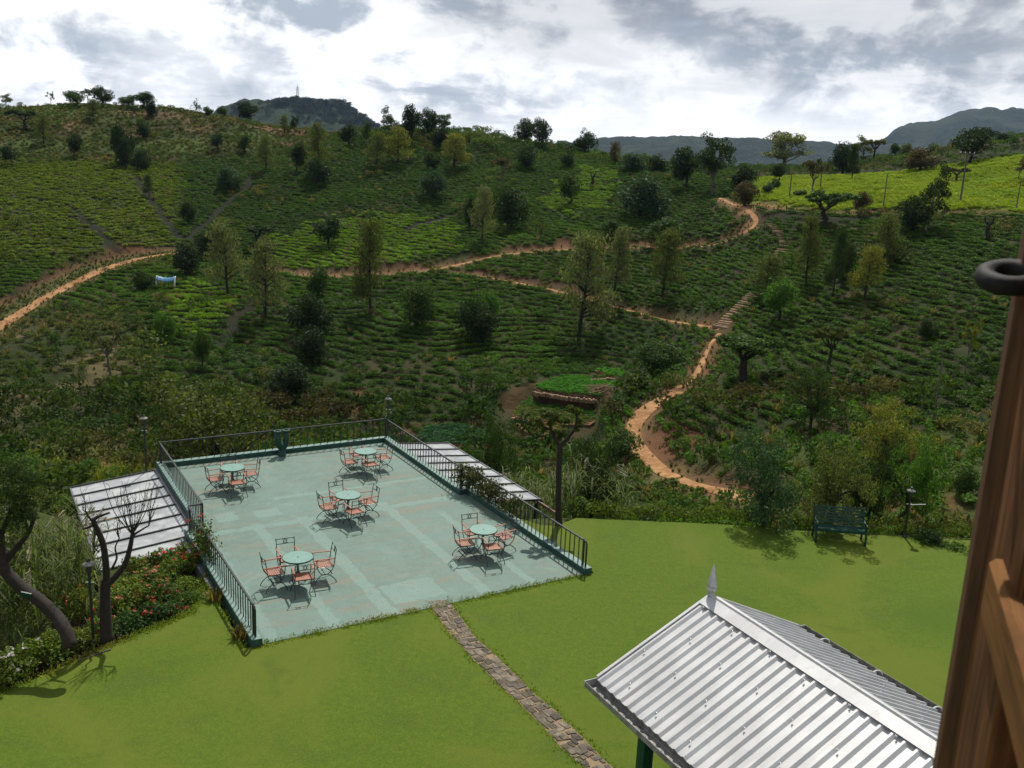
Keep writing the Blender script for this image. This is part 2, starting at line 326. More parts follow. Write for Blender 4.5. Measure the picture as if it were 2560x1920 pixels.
def mat_stone(name='path_stone', c0=(0.070, 0.060, 0.047, 1), c1=(0.155, 0.130, 0.098, 1)):
    m, t, out = new_mat(name); g = t.n('ShaderNodeTexCoord').outputs['Object']
    oi = t.n('ShaderNodeObjectInfo').outputs['Random']
    v = t.n('ShaderNodeVectorMath', operation='ADD', i={0: g, 1: t.n('ShaderNodeCombineXYZ', i={0: t.math('MULTIPLY', oi, 50.0), 1: oi, 2: 0.0}).outputs[0]}).outputs[0]
    n = t.noise(v, 6, 6, 0.65); n2 = t.noise(v, 35, 5, 0.7)
    c = t.mix(t.ss(n, 0.3, 0.7), c0, c1); c = t.n('ShaderNodeVectorMath', operation='SCALE', i={0: c, 'Scale': t.math('MULTIPLY_ADD', oi, 0.8, 0.6)}).outputs[0]
    c = t.mix(t.math('MULTIPLY', t.ss(n2, 0.55, 0.75), 0.35), c, (0.24, 0.19, 0.13, 1))
    principled(t, out, c, 0.9, bump=t.math('ADD', n, t.math('MULTIPLY', n2, 0.5)), bstr=0.6, bdist=0.02, spec=0.2); return m
M_stone = mat_stone(); M_step = mat_stone('step_stone', (0.13, 0.085, 0.05, 1), (0.30, 0.205, 0.125, 1))
def mat_glass():
    m, t, out = new_mat('window_glass')
    p = t.n('ShaderNodeBsdfGlass', i={'Color': (0.80, 0.86, 0.84, 1), 'Roughness': 0.02, 'IOR': 1.45}); tr = t.n('ShaderNodeBsdfTransparent', i={'Color': (0.55, 0.62, 0.60, 1)})
    mx = t.n('ShaderNodeMixShader', i={0: 0.8, 1: p.outputs[0], 2: tr.outputs[0]}); _lk(t.nt, mx.outputs[0], out.inputs[0]); return m
def flower_mat(name, col):
    m, t, out = new_mat(name); rnd = t.n('ShaderNodeNewGeometry').outputs['Random Per Island']
    c = t.n('ShaderNodeVectorMath', operation='SCALE', i={0: col[:3], 'Scale': t.math('MULTIPLY_ADD', rnd, 0.6, 0.7)}).outputs[0]
    p = t.n('ShaderNodeBsdfPrincipled', i={'Base Color': c, 'Roughness': 0.6}); tr = t.n('ShaderNodeBsdfTranslucent', i={'Color': c})
    mx = t.n('ShaderNodeMixShader', i={0: 0.35, 1: p.outputs[0], 2: tr.outputs[0]}); _lk(t.nt, mx.outputs[0], out.inputs[0]); return m
M_red = flower_mat('red_petals', (0.55, 0.035, 0.02)); M_whitefl = flower_mat('white_petals', (0.50, 0.47, 0.44)); M_pink = flower_mat('salmon_petals', (0.50, 0.14, 0.09))
# ------------------------------------------------------------------ the valley: heights from what the photograph shows, as (u, v, distance) on the ground
CTRL = [
 # right-hand slope from the hedge up to the road below the bright field
 (1867,1250,47),(1700,1218,52),(1590,1140,60),(1560,1080,66),(1600,1000,73),(1710,970,76),(2300,1250,45),(2500,1220,46),(2000,1150,53),(2300,1100,56),(2500,1050,59),
 (2000,1000,66),(2300,950,70),(2500,900,74),(1800,930,80),(1805,830,92),(2000,850,85),(2300,800,86),(2520,760,89),(1960,700,105),(2200,680,102),(2520,650,104),
 (1960,600,118),(2200,590,115),(2520,580,117),(1890,520,136),(2073,540,128),(2250,534,128),(2528,541,126),
 (1890,500,142),(2073,515,134),(2250,512,134),(2528,520,132),(1950,478,152),(2250,470,152),(2500,470,150),(1900,444,176),(2100,441,178),(2250,430,180),(2400,410,182),(2540,392,180),
 (2440,368,200),(2540,344,212),(2200,402,208),(2000,432,205),(2340,385,206),
 # centre slope and hill
 (1300,1070,74),(1100,1085,70),(1450,1040,76),(1350,970,84),(1500,940,90),(1570,930,93),(1000,1055,75),(820,1085,70),(1000,950,86),(1000,850,98),(1250,880,96),
 (800,950,86),(800,850,99),(800,760,111),(1250,800,106),(1450,800,108),(1650,850,100),(1600,780,109),(1000,750,114),(1250,740,117),
 (985,690,125),(1130,672,128),(1330,642,132),(1500,624,134),(1700,622,132),(1780,620,128),(1860,600,125),(1900,556,126),
 (1309,714,121),(1394,732,118),(1589,786,108),(1710,812,100),(1000,620,140),(1300,580,146),(1500,560,148),(1700,540,147),(1800,505,144),
 (900,560,150),(1100,520,158),(1300,500,162),(1500,480,166),(1700,455,166),(900,450,176),(1100,420,182),(1300,415,186),(1500,425,184),(1700,435,178),
 (880,352,208),(1000,338,208),(1150,335,210),(1300,365,206),(1450,396,202),(1600,412,200),(1750,430,196),(1850,445,184),
 # left hill, its gully and road
 (447,608,150),(470,580,156),(430,634,146),(310,652,143),(190,702,135),(60,772,125),(0,812,120),(-200,900,108),
 (300,560,157),(100,600,150),(0,650,142),(200,500,168),(0,500,163),(400,535,165),(200,420,188),(0,420,184),(400,410,195),(560,500,172),(620,430,186),(345,455,182),
 (0,340,206),(200,330,211),(400,320,216),(550,350,212),(700,400,202),(0,275,236),(150,265,240),(300,266,241),(450,281,239),(600,302,233),(700,332,226),(790,358,216),(-250,300,230),(-250,500,160),
 (300,720,128),(480,720,128),(600,700,131),(700,690,131),(150,800,113),(300,820,109),(480,820,109),(650,800,109),(100,900,98),(300,900,97),(500,900,96),(650,880,99),
 (100,1000,86),(300,1000,85),(500,1000,83),(650,1000,82),(100,1080,78),(300,1095,72),(250,1150,66),(60,1135,70),(500,1080,73),(-250,1000,80),(-250,1150,64),
 (50,1185,56),(150,1215,52),(300,1285,44),(150,1310,34),(60,1450,27),(-200,1400,27),(-250,1250,45),
 # the beds beside the lawn
 (300,1500,22.5),(400,1410,24.6),(200,1560,20.6),(60,1650,18.4),(120,1560,20.5),(-300,1750,15.5),
]
XYZ = [at(*c) for c in CTRL]
for k in range(9):                                             # along the hedge, then the drop behind it
    x = 3.5+k*2.6; XYZ.append(np.array([x, 27.9, -0.25])); XYZ.append(np.array([x+0.5, 33.5, -2.6]))
for a, b, z in [(3.0,33.5,-4.0),(9,34.5,-4.5),(15,34,-4.2),(9,29,-3.5),(1.5,30,-3.6),(1.0,26.5,-2.6),(17.6,31,-3.5),(17.2,27.5,-2.4),(15.4,24.3,-0.5),(5.0,23.5,-0.7),(9,22,-0.8)]:
    XYZ.append(AB(a, b, z))
for x, y, z in [(-14,5,-0.5),(14,5,-0.5),(0,0,-0.5),(-22,12,-1.5),(24,22,-0.4),(26,10,-0.4),(0,12,-0.5),(-30,-10,-2),(30,-10,-1),(0,18,-0.5)]: XYZ.append(np.array([x, y, float(z)]))
for k, az in enumerate(np.linspace(-50, 50, 13)):              # behind the crests the ground falls away
    for dd, z in ((300, 2.0), (380, -8.0)):
        XYZ.append(np.array([dd*math.sin(rad(az)), dd*math.cos(rad(az)), z]))
XYZ = np.array(XYZ)
def _phi(r2): return 0.5*r2*np.log(r2+1e-9)
def tps_fit(P, lam=3.0):
    S = 100.0; q = P[:, :2]/S; n = len(P); d2 = ((q[:, None]-q[None])**2).sum(-1)
    A = np.zeros((n+3, n+3)); A[:n, :n] = _phi(d2) + np.eye(n)*lam*1e-4; A[:n, n] = 1; A[:n, n+1:] = q; A[n, :n] = 1; A[n+1:, :n] = q.T
    return q, np.linalg.solve(A, np.concatenate([P[:, 2], np.zeros(3)])), S
_q, _w, _S = tps_fit(XYZ)
def tps(x, y):
    p = np.stack([x.ravel(), y.ravel()], 1)/_S; out = np.empty(len(p)); n = len(_q)
    for i in range(0, len(p), 20000):
        c = p[i:i+20000]; d2 = ((c[:, None]-_q[None])**2).sum(-1); out[i:i+20000] = _phi(d2)@_w[:n] + _w[n] + c@_w[n+1:]
    return out.reshape(x.shape)
def axis(lo, hi, step, far):
    a = np.arange(lo, hi+1e-6, step); g = []; s = step; v = 0.0
    while v < far: s *= 1.22; v += s; g.append(v)
    g = np.array(g); return np.concatenate([(lo-g)[::-1], a, hi+g])
GX = axis(-140, 150, 0.75, 3200); GY = axis(8, 252, 0.75, 3400)
XX, YY = np.meshgrid(GX, GY)
RR = np.hypot(XX, YY)
near = RR < 420
ZT = np.full(XX.shape, -8.0); ZT[near] = tps(XX[near], YY[near])
k = np.clip((RR-300)/110, 0, 1); k = k*k*(3-2*k); ZT = ZT*(1-k) + (-8.0)*k
# a little natural unevenness
def vnoise(x, y, s, seed):
    r = np.random.default_rng(seed); G = r.standard_normal((256, 256)); a = x/s; b = y/s
    i = np.floor(a).astype(int); j = np.floor(b).astype(int); fa = a-i; fb = b-j; fa = fa*fa*(3-2*fa); fb = fb*fb*(3-2*fb)
    g = lambda p, q: G[p % 256, q % 256]
    return (g(i, j)*(1-fa)+g(i+1, j)*fa)*(1-fb) + (g(i, j+1)*(1-fa)+g(i+1, j+1)*fa)*fb
def fbm(x, y, s, seed, o=4):
    t = 0
    for k in range(o): t = t + vnoise(x, y, s/2**k, seed+k)*0.5**k
    return t
wn = np.clip((YY-36)/25, 0, 1)
ZT += wn*(0.28*fbm(XX, YY, 9, 3) + 0.10*fbm(XX, YY, 2.5, 9))
def interp(x, y):
    x = np.asarray(x, float); y = np.asarray(y, float)
    i = np.clip(np.searchsorted(GX, x)-1, 0, len(GX)-2); j = np.clip(np.searchsorted(GY, y)-1, 0, len(GY)-2)
    fx = np.clip((x-GX[i])/(GX[i+1]-GX[i]), 0, 1); fy = np.clip((y-GY[j])/(GY[j+1]-GY[j]), 0, 1)
    return (ZT[j, i]*(1-fx)+ZT[j, i+1]*fx)*(1-fy) + (ZT[j+1, i]*(1-fx)+ZT[j+1, i+1]*fx)*fy
def hit(u, v, tmin=33.0, tmax=420.0):
    """where that pixel meets the hillside; a pixel just over the crest takes the crest"""
    d = ray(u, v); h = math.hypot(d[0], d[1]); t = np.arange(tmin, tmax, 0.2); P = CAM + np.outer(t/h, d)
    g = interp(P[:, 0], P[:, 1]) - P[:, 2]; w = np.where(g > 0)[0]
    i = w[0] if len(w) else int(np.argmax(g/t))
    return np.array([P[i, 0], P[i, 1], interp(P[i, 0], P[i, 1])])

# roads and footpaths: centre line in pixels, half width, bank height above, bank on which side of travel (+1 left)
def densify(P, step):
    P = np.asarray(P, float); out = [P[0]]
    for a, b in zip(P[:-1], P[1:]):
        n = max(1, int(np.linalg.norm(b-a)/step))
        for k in range(1, n+1): out.append(a+(b-a)*k/n)
    return np.array(out)
def smooth(P, it=3):
    P = P.copy()
    for _ in range(it): P[1:-1] = 0.25*P[:-2]+0.5*P[1:-1]+0.25*P[2:]
    return P
ROADS = [
 ('left', [(-90,862),(0,806),(60,768),(120,734),(190,700),(250,672),(310,652),(380,640),(440,632)], 1.8, 1.2, +1),
 ('mid', [(640,672),(760,690),(870,692),(985,688),(1060,678),(1120,670),(1210,650),(1330,636),(1430,628),(1560,622),(1700,624),(1774,622),(1840,604),(1882,582),(1903,555),(1886,546),(1850,528),(1822,505),(1800,495)], 0.85, 1.1, +1),
 ('branch', [(1132,684),(1220,696),(1309,712),(1394,731),(1490,756),(1589,785),(1690,810),(1758,820),(1800,822)], 0.5, 0.8, +1),
 ('upper_foot', [(1800,836),(1778,852),(1766,885),(1745,940),(1715,968),(1680,980)], 0.35, 0.2, +1),
 ('lower', [(1690,978),(1650,984),(1612,1000),(1588,1030),(1556,1064),(1562,1108),(1590,1142),(1628,1174),(1668,1202),(1710,1222),(1760,1238),(1817,1246),(1880,1254)], 0.8, 0.7, +1),
 ('field', [(1875,512),(1930,520),(1992,527),(2073,538),(2167,534),(2250,533),(2361,533),(2460,537),(2560,542)], 0.7, 0.45, +1),
]
ZT0 = ZT.copy(); ROADLINES = {}
SOIL = np.zeros(XX.shape); ROADM = np.zeros(XX.shape); SUPP = np.zeros(XX.shape)
SKY_OK = True
for nm, px, hw, bank, side in ROADS:
    L = np.array([hit(*p) for p in px]); L = smooth(densify(L, 1.2), 24 if nm == 'lower' else 8); ROADLINES[nm] = (L, hw)
for nm, px, hw, bank, side in ROADS:
    L = ROADLINES[nm][0]
    x0, x1, y0, y1 = L[:, 0].min()-16, L[:, 0].max()+16, L[:, 1].min()-16, L[:, 1].max()+16
    sel = np.where((XX > x0) & (XX < x1) & (YY > y0) & (YY < y1)); px_, py_ = XX[sel], YY[sel]
    best = np.full(len(px_), 1e9); bz = np.zeros(len(px_)); sg = np.zeros(len(px_)); endk = np.zeros(len(px_))
    for i in range(len(L)-1):
        a, b = L[i], L[i+1]; d = b[:2]-a[:2]; l2 = d@d+1e-9
        t = np.clip(((px_-a[0])*d[0]+(py_-a[1])*d[1])/l2, 0, 1); qx, qy = px_-a[0]-t*d[0], py_-a[1]-t*d[1]; ds = np.hypot(qx, qy)
        m = ds < best; best[m] = ds[m]; bz[m] = (a[2]+(b[2]-a[2])*t)[m]; sg[m] = np.sign(d[0]*(py_-a[1])-d[1]*(px_-a[0]))[m]
        s = (i+t)/(len(L)-1); endk[m] = np.clip(np.minimum(s, 1-s)*12, 0, 1)[m]
    zz = ZT[sel]; up = (sg*side > 0)
    jit = 0.35*fbm(px_, py_, 2.2, 21)
    zup = zz + bank*endk*np.exp(-np.clip(best-hw, 0, 99)/9.0)*up
    ku = np.clip((best-hw+jit*0.2)/1.5, 0, 1); kd = np.clip((best-hw-0.3)/2.2, 0, 1); kd = kd*kd*(3-2*kd)
    kk = np.where(up, ku, kd); ZT[sel] = bz*(1-kk) + zup*kk
    ROADM[sel] = np.maximum(ROADM[sel], (best < hw-0.1).astype(float)); 
    bankm = up & (best > hw-0.3) & (best < hw+1.0+jit) & (endk > 0.05)
    SOIL[sel] = np.maximum(SOIL[sel], bankm*1.0); SUPP[sel] = np.maximum(SUPP[sel], (best < hw+(0.5 if nm == 'left' else 0.25))*1.0); SUPP[sel] = np.maximum(SUPP[sel], up*(best < hw+0.9+jit)*1.0)
def blur(A, n=1):
    for _ in range(n): A = (A+np.roll(A, 1, 0)+np.roll(A, -1, 0))/3; A = (A+np.roll(A, 1, 1)+np.roll(A, -1, 1))/3
    return A
nb_ = blur(np.maximum(SOIL, ROADM), 3) > 0.02; ZT = np.where(nb_, blur(ZT, 1), ZT); SOIL = blur(SOIL, 1); ROADM = blur(ROADM, 1)
DRAINS = [([(342,448),(380,505),(412,553),(450,598)], 0.8), ([(642,440),(590,490),(520,560),(465,600)], 0.7), ([(175,522),(235,575),(295,627)], 0.6), ([(1020,575),(1090,552),(1160,530)], 0.7), ([(560,860),(590,800),(640,755)], 0.8), ([(1880,540),(1960,545),(2060,552),(2200,548)], 0.8)]
DRAINM = np.zeros(XX.shape); DRL = []
for px, w in DRAINS:
    L = densify(np.array([hit(*p) for p in px]), 0.8); DRL.append((L, w))
    for p in L: DRAINM = np.maximum(DRAINM, (np.hypot(XX-p[0], YY-p[1]) < w+0.5)*1.0)
# level the ground under the lawn and the terrace
LAWN = [(-16,8),(-11.6,13.6),(-9.84,16.58),(-8.67,18.43),(-7.86,19.51),(-7.32,20.33)] + [tuple(AB(4.78, 22.6)[:2]), tuple(AB(4.78, 19.0)[:2]), tuple(AB(14.18, 19.0)[:2]), tuple(AB(14.18, 23.6)[:2])] + \
       [(1.0,26.85),(1.53,26.8),(2.18,27.54),(6.68,27.59),(9.53,27.3),(12.24,27.25),(14.21,27.2),(16.2,27.1),(24,27.4),(27,8),(22,-6),(-22,-6)]
def inpoly(px, py, poly):
    px = np.asarray(px, float); py = np.asarray(py, float); r = np.zeros(px.shape, bool); n = len(poly)
    for i in range(n):
        x1, y1 = poly[i][:2]; x2, y2 = poly[(i+1) % n][:2]
        c = ((y1 > py) != (y2 > py)) & (px < (x2-x1)*(py-y1)/(y2-y1+1e-12)+x1); r ^= c
    return r
TERR = [tuple(AB(*q)[:2]) for q in [(4.8,18.9),(4.8,26.2),(5.2,26.2),(5.2,32.6),(13.9,32.6),(13.9,26.2),(14.2,26.2),(14.2,18.9)]]
ins = inpoly(XX, YY, LAWN); ZT[ins] = np.minimum(ZT[ins], -0.45)
LBED = [tuple(gp(*q, 0)[:2]) for q in [(-200,1830),(0,1738),(120,1684),(250,1627),(390,1571),(482,1532),(560,1530),(540,1400),(400,1395),(320,1430),(240,1480),(140,1520),(40,1580),(-200,1640)]]
ibd = inpoly(XX, YY, LBED); ZT[ibd] = np.minimum(ZT[ibd], -0.6); ibn = (XX < -6) & (XX > -16) & (YY > 12) & (YY < 26); ZT[ibn] = np.minimum(ZT[ibn], -0.5)
its = inpoly(XX, YY, TERR); ZT[its] = np.minimum(ZT[its], -1.2)
GA = XX*EA[0]+YY*EA[1]; GB = XX*EB[0]+YY*EB[1]
sidem = ((GA > 1.9) & (GA < 5.4) & (GB > 25.6) & (GB < 33.2)) | ((GA > 13.6) & (GA < 17.2) & (GB > 25.6) & (GB < 33.2)); ZT[sidem] = np.minimum(ZT[sidem], -2.9)

# vegetable plots on level terraces in the valley
def fullpx(pts, o, s): return [(o[0]+s*x, o[1]+s*y) for x, y in pts]
_o, _sc = (1240, 880), 0.18083
PLOTS = [
 ('upper', fullpx([(520,500),(700,410),(940,335),(1170,340),(1340,395),(1560,430),(1770,450),(1640,530),(1430,635),(1000,590),(600,548)], _o, _sc), 1.1),
 ('lower', fullpx([(490,625),(760,650),(1060,680),(1400,710),(1450,900),(1300,1010),(900,1000),(600,975),(300,930),(225,880),(260,790),(400,680)], _o, _sc), 0.5),
 ('bottom', fullpx([(225,965),(600,1010),(900,1040),(1000,1150),(620,1150),(400,1100)], _o, _sc), 0.35),
 ('corner', fullpx([(1360,250),(1620,240),(1880,300),(1850,380),(1600,350),(1420,285)], _o, _sc), 0.5),
 ('dark', [(1040,1098),(1066,1074),(1110,1066),(1160,1066),(1215,1085),(1260,1110),(1200,1120),(1060,1115)], 0.2),
]
PLOTGEO = {}
zfl = hit(1380, 1030)[2]-0.6; _u, _v = proj(np.stack([XX, YY, ZT], -1)); low_ = (_u > 1225) & (_u < 1500) & (_v > 990) & (_v < 1140) & (RR > 58) & (RR < 84); ZT[low_] = np.minimum(ZT[low_], zfl); SUPP[low_ & (_v < 1085)] = 1
for nm, px, th in PLOTS:
    cu = np.mean([p[0] for p in px]); cv = np.mean([p[1] for p in px]); z = hit(cu, cv)[2] + 0.15
    P = [gp(u, v, z) for u, v in px]; PLOTGEO[nm] = (np.array(P), z, th)
    m = inpoly(XX, YY, [p[:2] for p in P]); ZT[m] = z - 0.12
    mm = m.copy()
    for _ in range(2): mm[1:-1, 1:-1] |= mm[:-2, 1:-1] | mm[2:, 1:-1] | mm[1:-1, :-2] | mm[1:-1, 2:]
    SUPP[mm] = 1; SOIL[mm] = np.maximum(SOIL[mm], 0.35)
# ------------------------------------------------------------------ ground mesh
def uv_all(x, y, z):
    qx, qy, qz = x, y, z-CAM_H; w = qx*_f[0]+qy*_f[1]+qz*_f[2]; w = np.where(w < 1, 1, w)
    return 1280+FPX*(qx*_R[0]+qy*_R[1]+qz*_R[2])/w, 960-FPX*(qx*_U[0]+qy*_U[1]+qz*_U[2])/w
UU, VV = uv_all(XX, YY, ZT)
def soft(u, v, cu, cv, ru, rv, k=1.5):
    return np.clip(k*(1-((u-cu)/ru)**2-((v-cv)/rv)**2), 0, 1)
def lerp3(a, b, k): return a*(1-k[..., None]) + np.asarray(b)*k[..., None]
n_a = fbm(XX, YY, 14, 31); n_b = fbm(XX, YY, 4, 41)
G = np.zeros(XX.shape+(3,)); G[:] = (0.024, 0.034, 0.010)
G = lerp3(G, (0.062, 0.042, 0.022), np.clip(0.1+0.9*n_b, 0, 1)*0.45)
upl = np.clip((430-VV)/70, 0, 1)*np.clip((900-UU)/200, 0, 1)*(RR > 120)                 # bare upper left hill
G = lerp3(G, (0.125, 0.074, 0.038), upl*np.clip(0.10+0.8*n_a+0.3*n_b, 0, 1)); G = lerp3(G, (0.062, 0.086, 0.020), upl*np.clip(0.2-0.9*n_a, 0, 1))
lowl = np.clip((VV-760)/80, 0, 1)*np.clip((420-UU)/160, 0, 1)*(RR > 60)
G = lerp3(G, (0.12, 0.098, 0.045), lowl*np.clip(0.4+0.7*n_b, 0, 1)*0.7)
val = (RR < 58)*1.0; G = lerp3(G, (0.055, 0.075, 0.018), val*0.8)
spur = soft(UU, VV, 130, 1190, 260, 90)*(RR > 40)*(RR < 80); G = lerp3(G, (0.11, 0.125, 0.022), spur)
G = lerp3(G, (0.065, 0.075, 0.022), np.clip((RR-250)/60, 0, 1))
G = lerp3(G, (0.105, 0.046, 0.024), SOIL*np.clip(0.75+0.5*n_b, 0, 1)); G = lerp3(G, (0.035, 0.024, 0.014), SOIL*np.clip(0.35-0.9*n_a+0.4*n_b, 0, 1))
G = lerp3(G, (0.12, 0.15, 0.010), inpoly(UU, VV, [(1882,516),(1884,446),(2100,440),(2250,430),(2400,409),(2700,380),(2700,538),(2528,530),(2250,522),(2073,528)])*(RR > 118)*1.0*(1-SOIL))
G = lerp3(G, (0.30, 0.17, 0.085), ROADM*0.7)
# bare red earth below the path, and round the plots
for cu, cv, ru, rv in [(1790,1240,130,40),(1640,1130,60,45),(1690,1100,90,60),(905,1010,40,50),(990,1070,60,25),(240,1165,130,28),(2300,1260,160,30),(1760,920,50,45)]:
    G = lerp3(G, (0.14, 0.066, 0.033), soft(UU, VV, cu, cv, ru, rv)*(RR > 36)*0.6)
G = lerp3(G, (0.014, 0.015, 0.008), DRAINM*0.8)
ny, nx = XX.shape
I = np.arange(ny*nx).reshape(ny, nx); F4 = np.stack([I[:-1, :-1], I[:-1, 1:], I[1:, 1:], I[1:, :-1]], -1).reshape(-1, 4)
me = mesh_np('terrain', np.stack([XX, YY, ZT], -1).reshape(-1, 3), F4)
at_ = me.attributes.new('gcol', 'FLOAT_COLOR', 'POINT'); at_.data.foreach_set('color', np.concatenate([G, np.ones(G.shape[:2]+(1,))], -1).astype(np.float32).ravel())
M_ground = mat_ground()
terrain = tag(link('terrain', me, M_ground, smooth=True), 'green tea-growing hillsides round the valley with brown earth between the bushes', 'hillside', kind='structure')

# ------------------------------------------------------------------ dirt roads as sheets a little above the graded ground
def road_sheet(name, L, hw, mat, label, zoff=0.06, wob=0.22, n=5, seed=0, shift=0.0):
    L = np.asarray(L); r = np.random.default_rng(seed); V = []; m = len(L)
    sm_ = lambda q: np.convolve(np.pad(q, 2, 'edge'), [0.1, 0.25, 0.3, 0.25, 0.1], 'valid')*1.5; na_, nb2 = sm_(r.standard_normal(m)), sm_(r.standard_normal(m))
    for i in range(m):
        d = L[min(i+1, m-1)]-L[max(i-1, 0)]; d = d[:2]/(np.linalg.norm(d[:2])+1e-9); nrm = np.array([-d[1], d[0]])
        a = hw*max(0.3, 1+wob*na_[i]); b = hw*max(0.3, 1+wob*nb2[i])
        for k in range(n):
            s = -a+(a+b)*k/(n-1)+shift; p = L[i][:2]+nrm*s; z = float(interp(p[0], p[1]))
            V.append((p[0], p[1], max(z, L[i][2]-0.5)+zoff - (0.05 if k in (0, n-1) else 0)))
    F_ = [(i*n+k, i*n+k+1, (i+1)*n+k+1, (i+1)*n+k) for i in range(m-1) for k in range(n-1)]
    return tag(link(name, mesh_np(name, V, F_), mat, smooth=True), label, 'dirt road' if hw > 1 else 'footpath', kind='structure')
R_ = ROADLINES
road_sheet('grass_verge', R_['left'][0], 1.9, M_verge, 'worn grass verge along the sandy road on the left hillside', 0.05, seed=1)
road_sheet('dirt_road', R_['left'][0], 0.75, M_road, 'sandy dirt road curving along the foot of the left tea hill', 0.11, seed=2, shift=-0.75)
road_sheet('dirt_road', R_['mid'][0][22:], 0.34, M_road, 'pale dirt road cut across the middle of the tea hill', 0.07, seed=3)
road_sheet('dirt_path', R_['branch'][0], 0.24, M_road, 'narrow earth path branching down from the cut road to the stone steps', 0.07, seed=4)
road_sheet('dirt_path', R_['upper_foot'][0], 0.30, M_road, 'thin trodden earth path from the foot of the stone steps', 0.07, 0.3, seed=7)
road_sheet('dirt_path', R_['lower'][0], 0.68, M_road, 'orange dirt footpath winding down the right side of the valley', 0.08, 0.3, seed=5)
road_sheet('dirt_road', R_['field'][0], 0.3, M_soil, 'reddish track along the foot of the bright green field', 0.06, seed=6)

# ------------------------------------------------------------------ lawn
lm = bpy.data.meshes.new('lawn'); bm = bmesh.new()
vs_ = [bm.verts.new((p[0], p[1], 0.0)) for p in LAWN]; fc = bm.faces.new(vs_); bmesh.ops.recalc_face_normals(bm, faces=[fc])
if fc.normal.z < 0: fc.normal_flip()
ex = bmesh.ops.extrude_face_region(bm, geom=[fc]); 
for v in [g for g in ex['geom'] if isinstance(g, bmesh.types.BMVert)]: v.co.z = -0.35
bmesh.ops.recalc_face_normals(bm, faces=bm.faces); bmesh.ops.triangulate(bm, faces=bm.faces); bm.to_mesh(lm); bm.free()
lawn = tag(link('lawn', lm, mat_lawn()), 'flat mown lawn in front of the building', 'lawn', kind='structure')

# ------------------------------------------------------------------ leaf cards
def leaf_cards(P, ln, wd, up=0.3, rng=RNG, N=None):
    """one four-cornered leaf per point; up pulls the leaves towards facing upwards / outwards along N"""
    n = len(P); P = np.asarray(P, float)
    nr = rng.standard_normal((n, 3)); nr /= np.linalg.norm(nr, axis=1)[:, None]
    if N is not None: nr = nr + N*up*3
    else: nr[:, 2] += up*2
    nr /= np.linalg.norm(nr, axis=1)[:, None]+1e-9
    a = np.cross(nr, rng.standard_normal((n, 3))); a /= np.linalg.norm(a, axis=1)[:, None]+1e-9; b = np.cross(nr, a)
    s = rng.uniform(0.65, 1.3, n)[:, None]; l = ln*s/2; w = wd*s/2
    V = np.stack([P-a*l, P+b*w-a*l*0.1, P+a*l, P-b*w-a*l*0.1], 1).reshape(-1, 3)
    return V, np.arange(4*n).reshape(n, 4)
def ball(n, rng=RNG, shell=0.5):
    d = rng.standard_normal((n, 3)); d /= np.linalg.norm(d, axis=1)[:, None]
    return d*(rng.uniform(shell**3, 1, n)**(1/3))[:, None]
SRC = {}
def src_collection(name, meshes):
    c = bpy.data.collections.new(name)
    for m in meshes: o = bpy.data.objects.new(m.name, m); c.objects.link(o)
    SRC[name] = (c, len(meshes)); return c
def bush_mesh(name, seed, n=110, rx=0.55, h=0.62, ln=0.15, wd=0.085, flat=0.4, mat=M_tea, clumps=5):
    r = np.random.default_rng(seed); out = []
    for k in range(clumps):
        c = np.array([r.uniform(-1, 1)*rx*0.55, r.uniform(-1, 1)*rx*0.55, h*r.uniform(0.45, 0.62)]); q = ball(n//clumps, r, 0.7); q[:, 2] = np.where(q[:, 2] < -0.3, -q[:, 2], q[:, 2])
        out.append(c + q*np.array([rx*0.62, rx*0.62, h*0.42]))
    P = np.concatenate(out); N = P-np.array([0, 0, h*0.35]); N /= np.linalg.norm(N, axis=1)[:, None]
    V, F_ = leaf_cards(P, ln, wd, flat, r, N); m = mesh_np(name, V, F_); m.materials.append(mat); return m
def tuft_mesh(name, seed, n=46, h=0.6, spread=0.28, mat=M_tea, bw=0.018):
    r = np.random.default_rng(seed); V = []; F_ = []
    for k in range(n):
        a = r.uniform(0, 6.28); rr = spread*r.uniform(0, 1)**0.7*0.5; b = np.array([rr*math.cos(a), rr*math.sin(a), 0]); L = h*r.uniform(0.5, 1.1); lean = r.uniform(0.1, 0.75); d = np.array([math.cos(a), math.sin(a), 0])
        m_ = b+d*L*lean*0.4+np.array([0, 0, L*0.62]); t_ = b+d*L*lean+np.array([0, 0, L*(1-lean*0.35)]); s = np.array([-d[1], d[0], 0])*bw*r.uniform(0.7, 1.6)
        i = len(V); V += [b-s, b+s, m_+s*0.8, m_-s*0.8, t_]; F_ += [(i, i+1, i+2, i+3), (i+3, i+2, i+4, i+4)]
    F_ = [f for f in F_]
    me = bpy.data.meshes.new(name); me.from_pydata([tuple(v) for v in V], [], [f if f[2] != f[3] else f[:3] for f in F_]); me.update(); me.materials.append(mat); return me
src_collection('tea', [bush_mesh('tea_bush_shape', 100+k, 150, 0.58, 0.66, 0.19, 0.115, 0.55) for k in range(5)])
src_collection('field_tea', [bush_mesh('field_bush_shape', 120+k, 130, 0.62, 0.5, 0.19, 0.12, 1.2, M_field) for k in range(4)])
src_collection('scrub', [bush_mesh('scrub_shape', 140+k, 130, 0.6, 0.95, 0.20, 0.085, 0.25, clumps=7) for k in range(5)])
src_collection('tufts', [tuft_mesh('grass_tuft_shape', 160+k) for k in range(4)])
src_collection('crop', [bush_mesh('crop_shape', 180+k, 60, 0.26, 0.30, 0.13, 0.075, 0.6) for k in range(3)])
src_collection('far_crowns', [bush_mesh('far_crown_shape', 190+k, 150, 0.5, 1.15, 0.17, 0.10, 0.25, clumps=8) for k in range(4)])

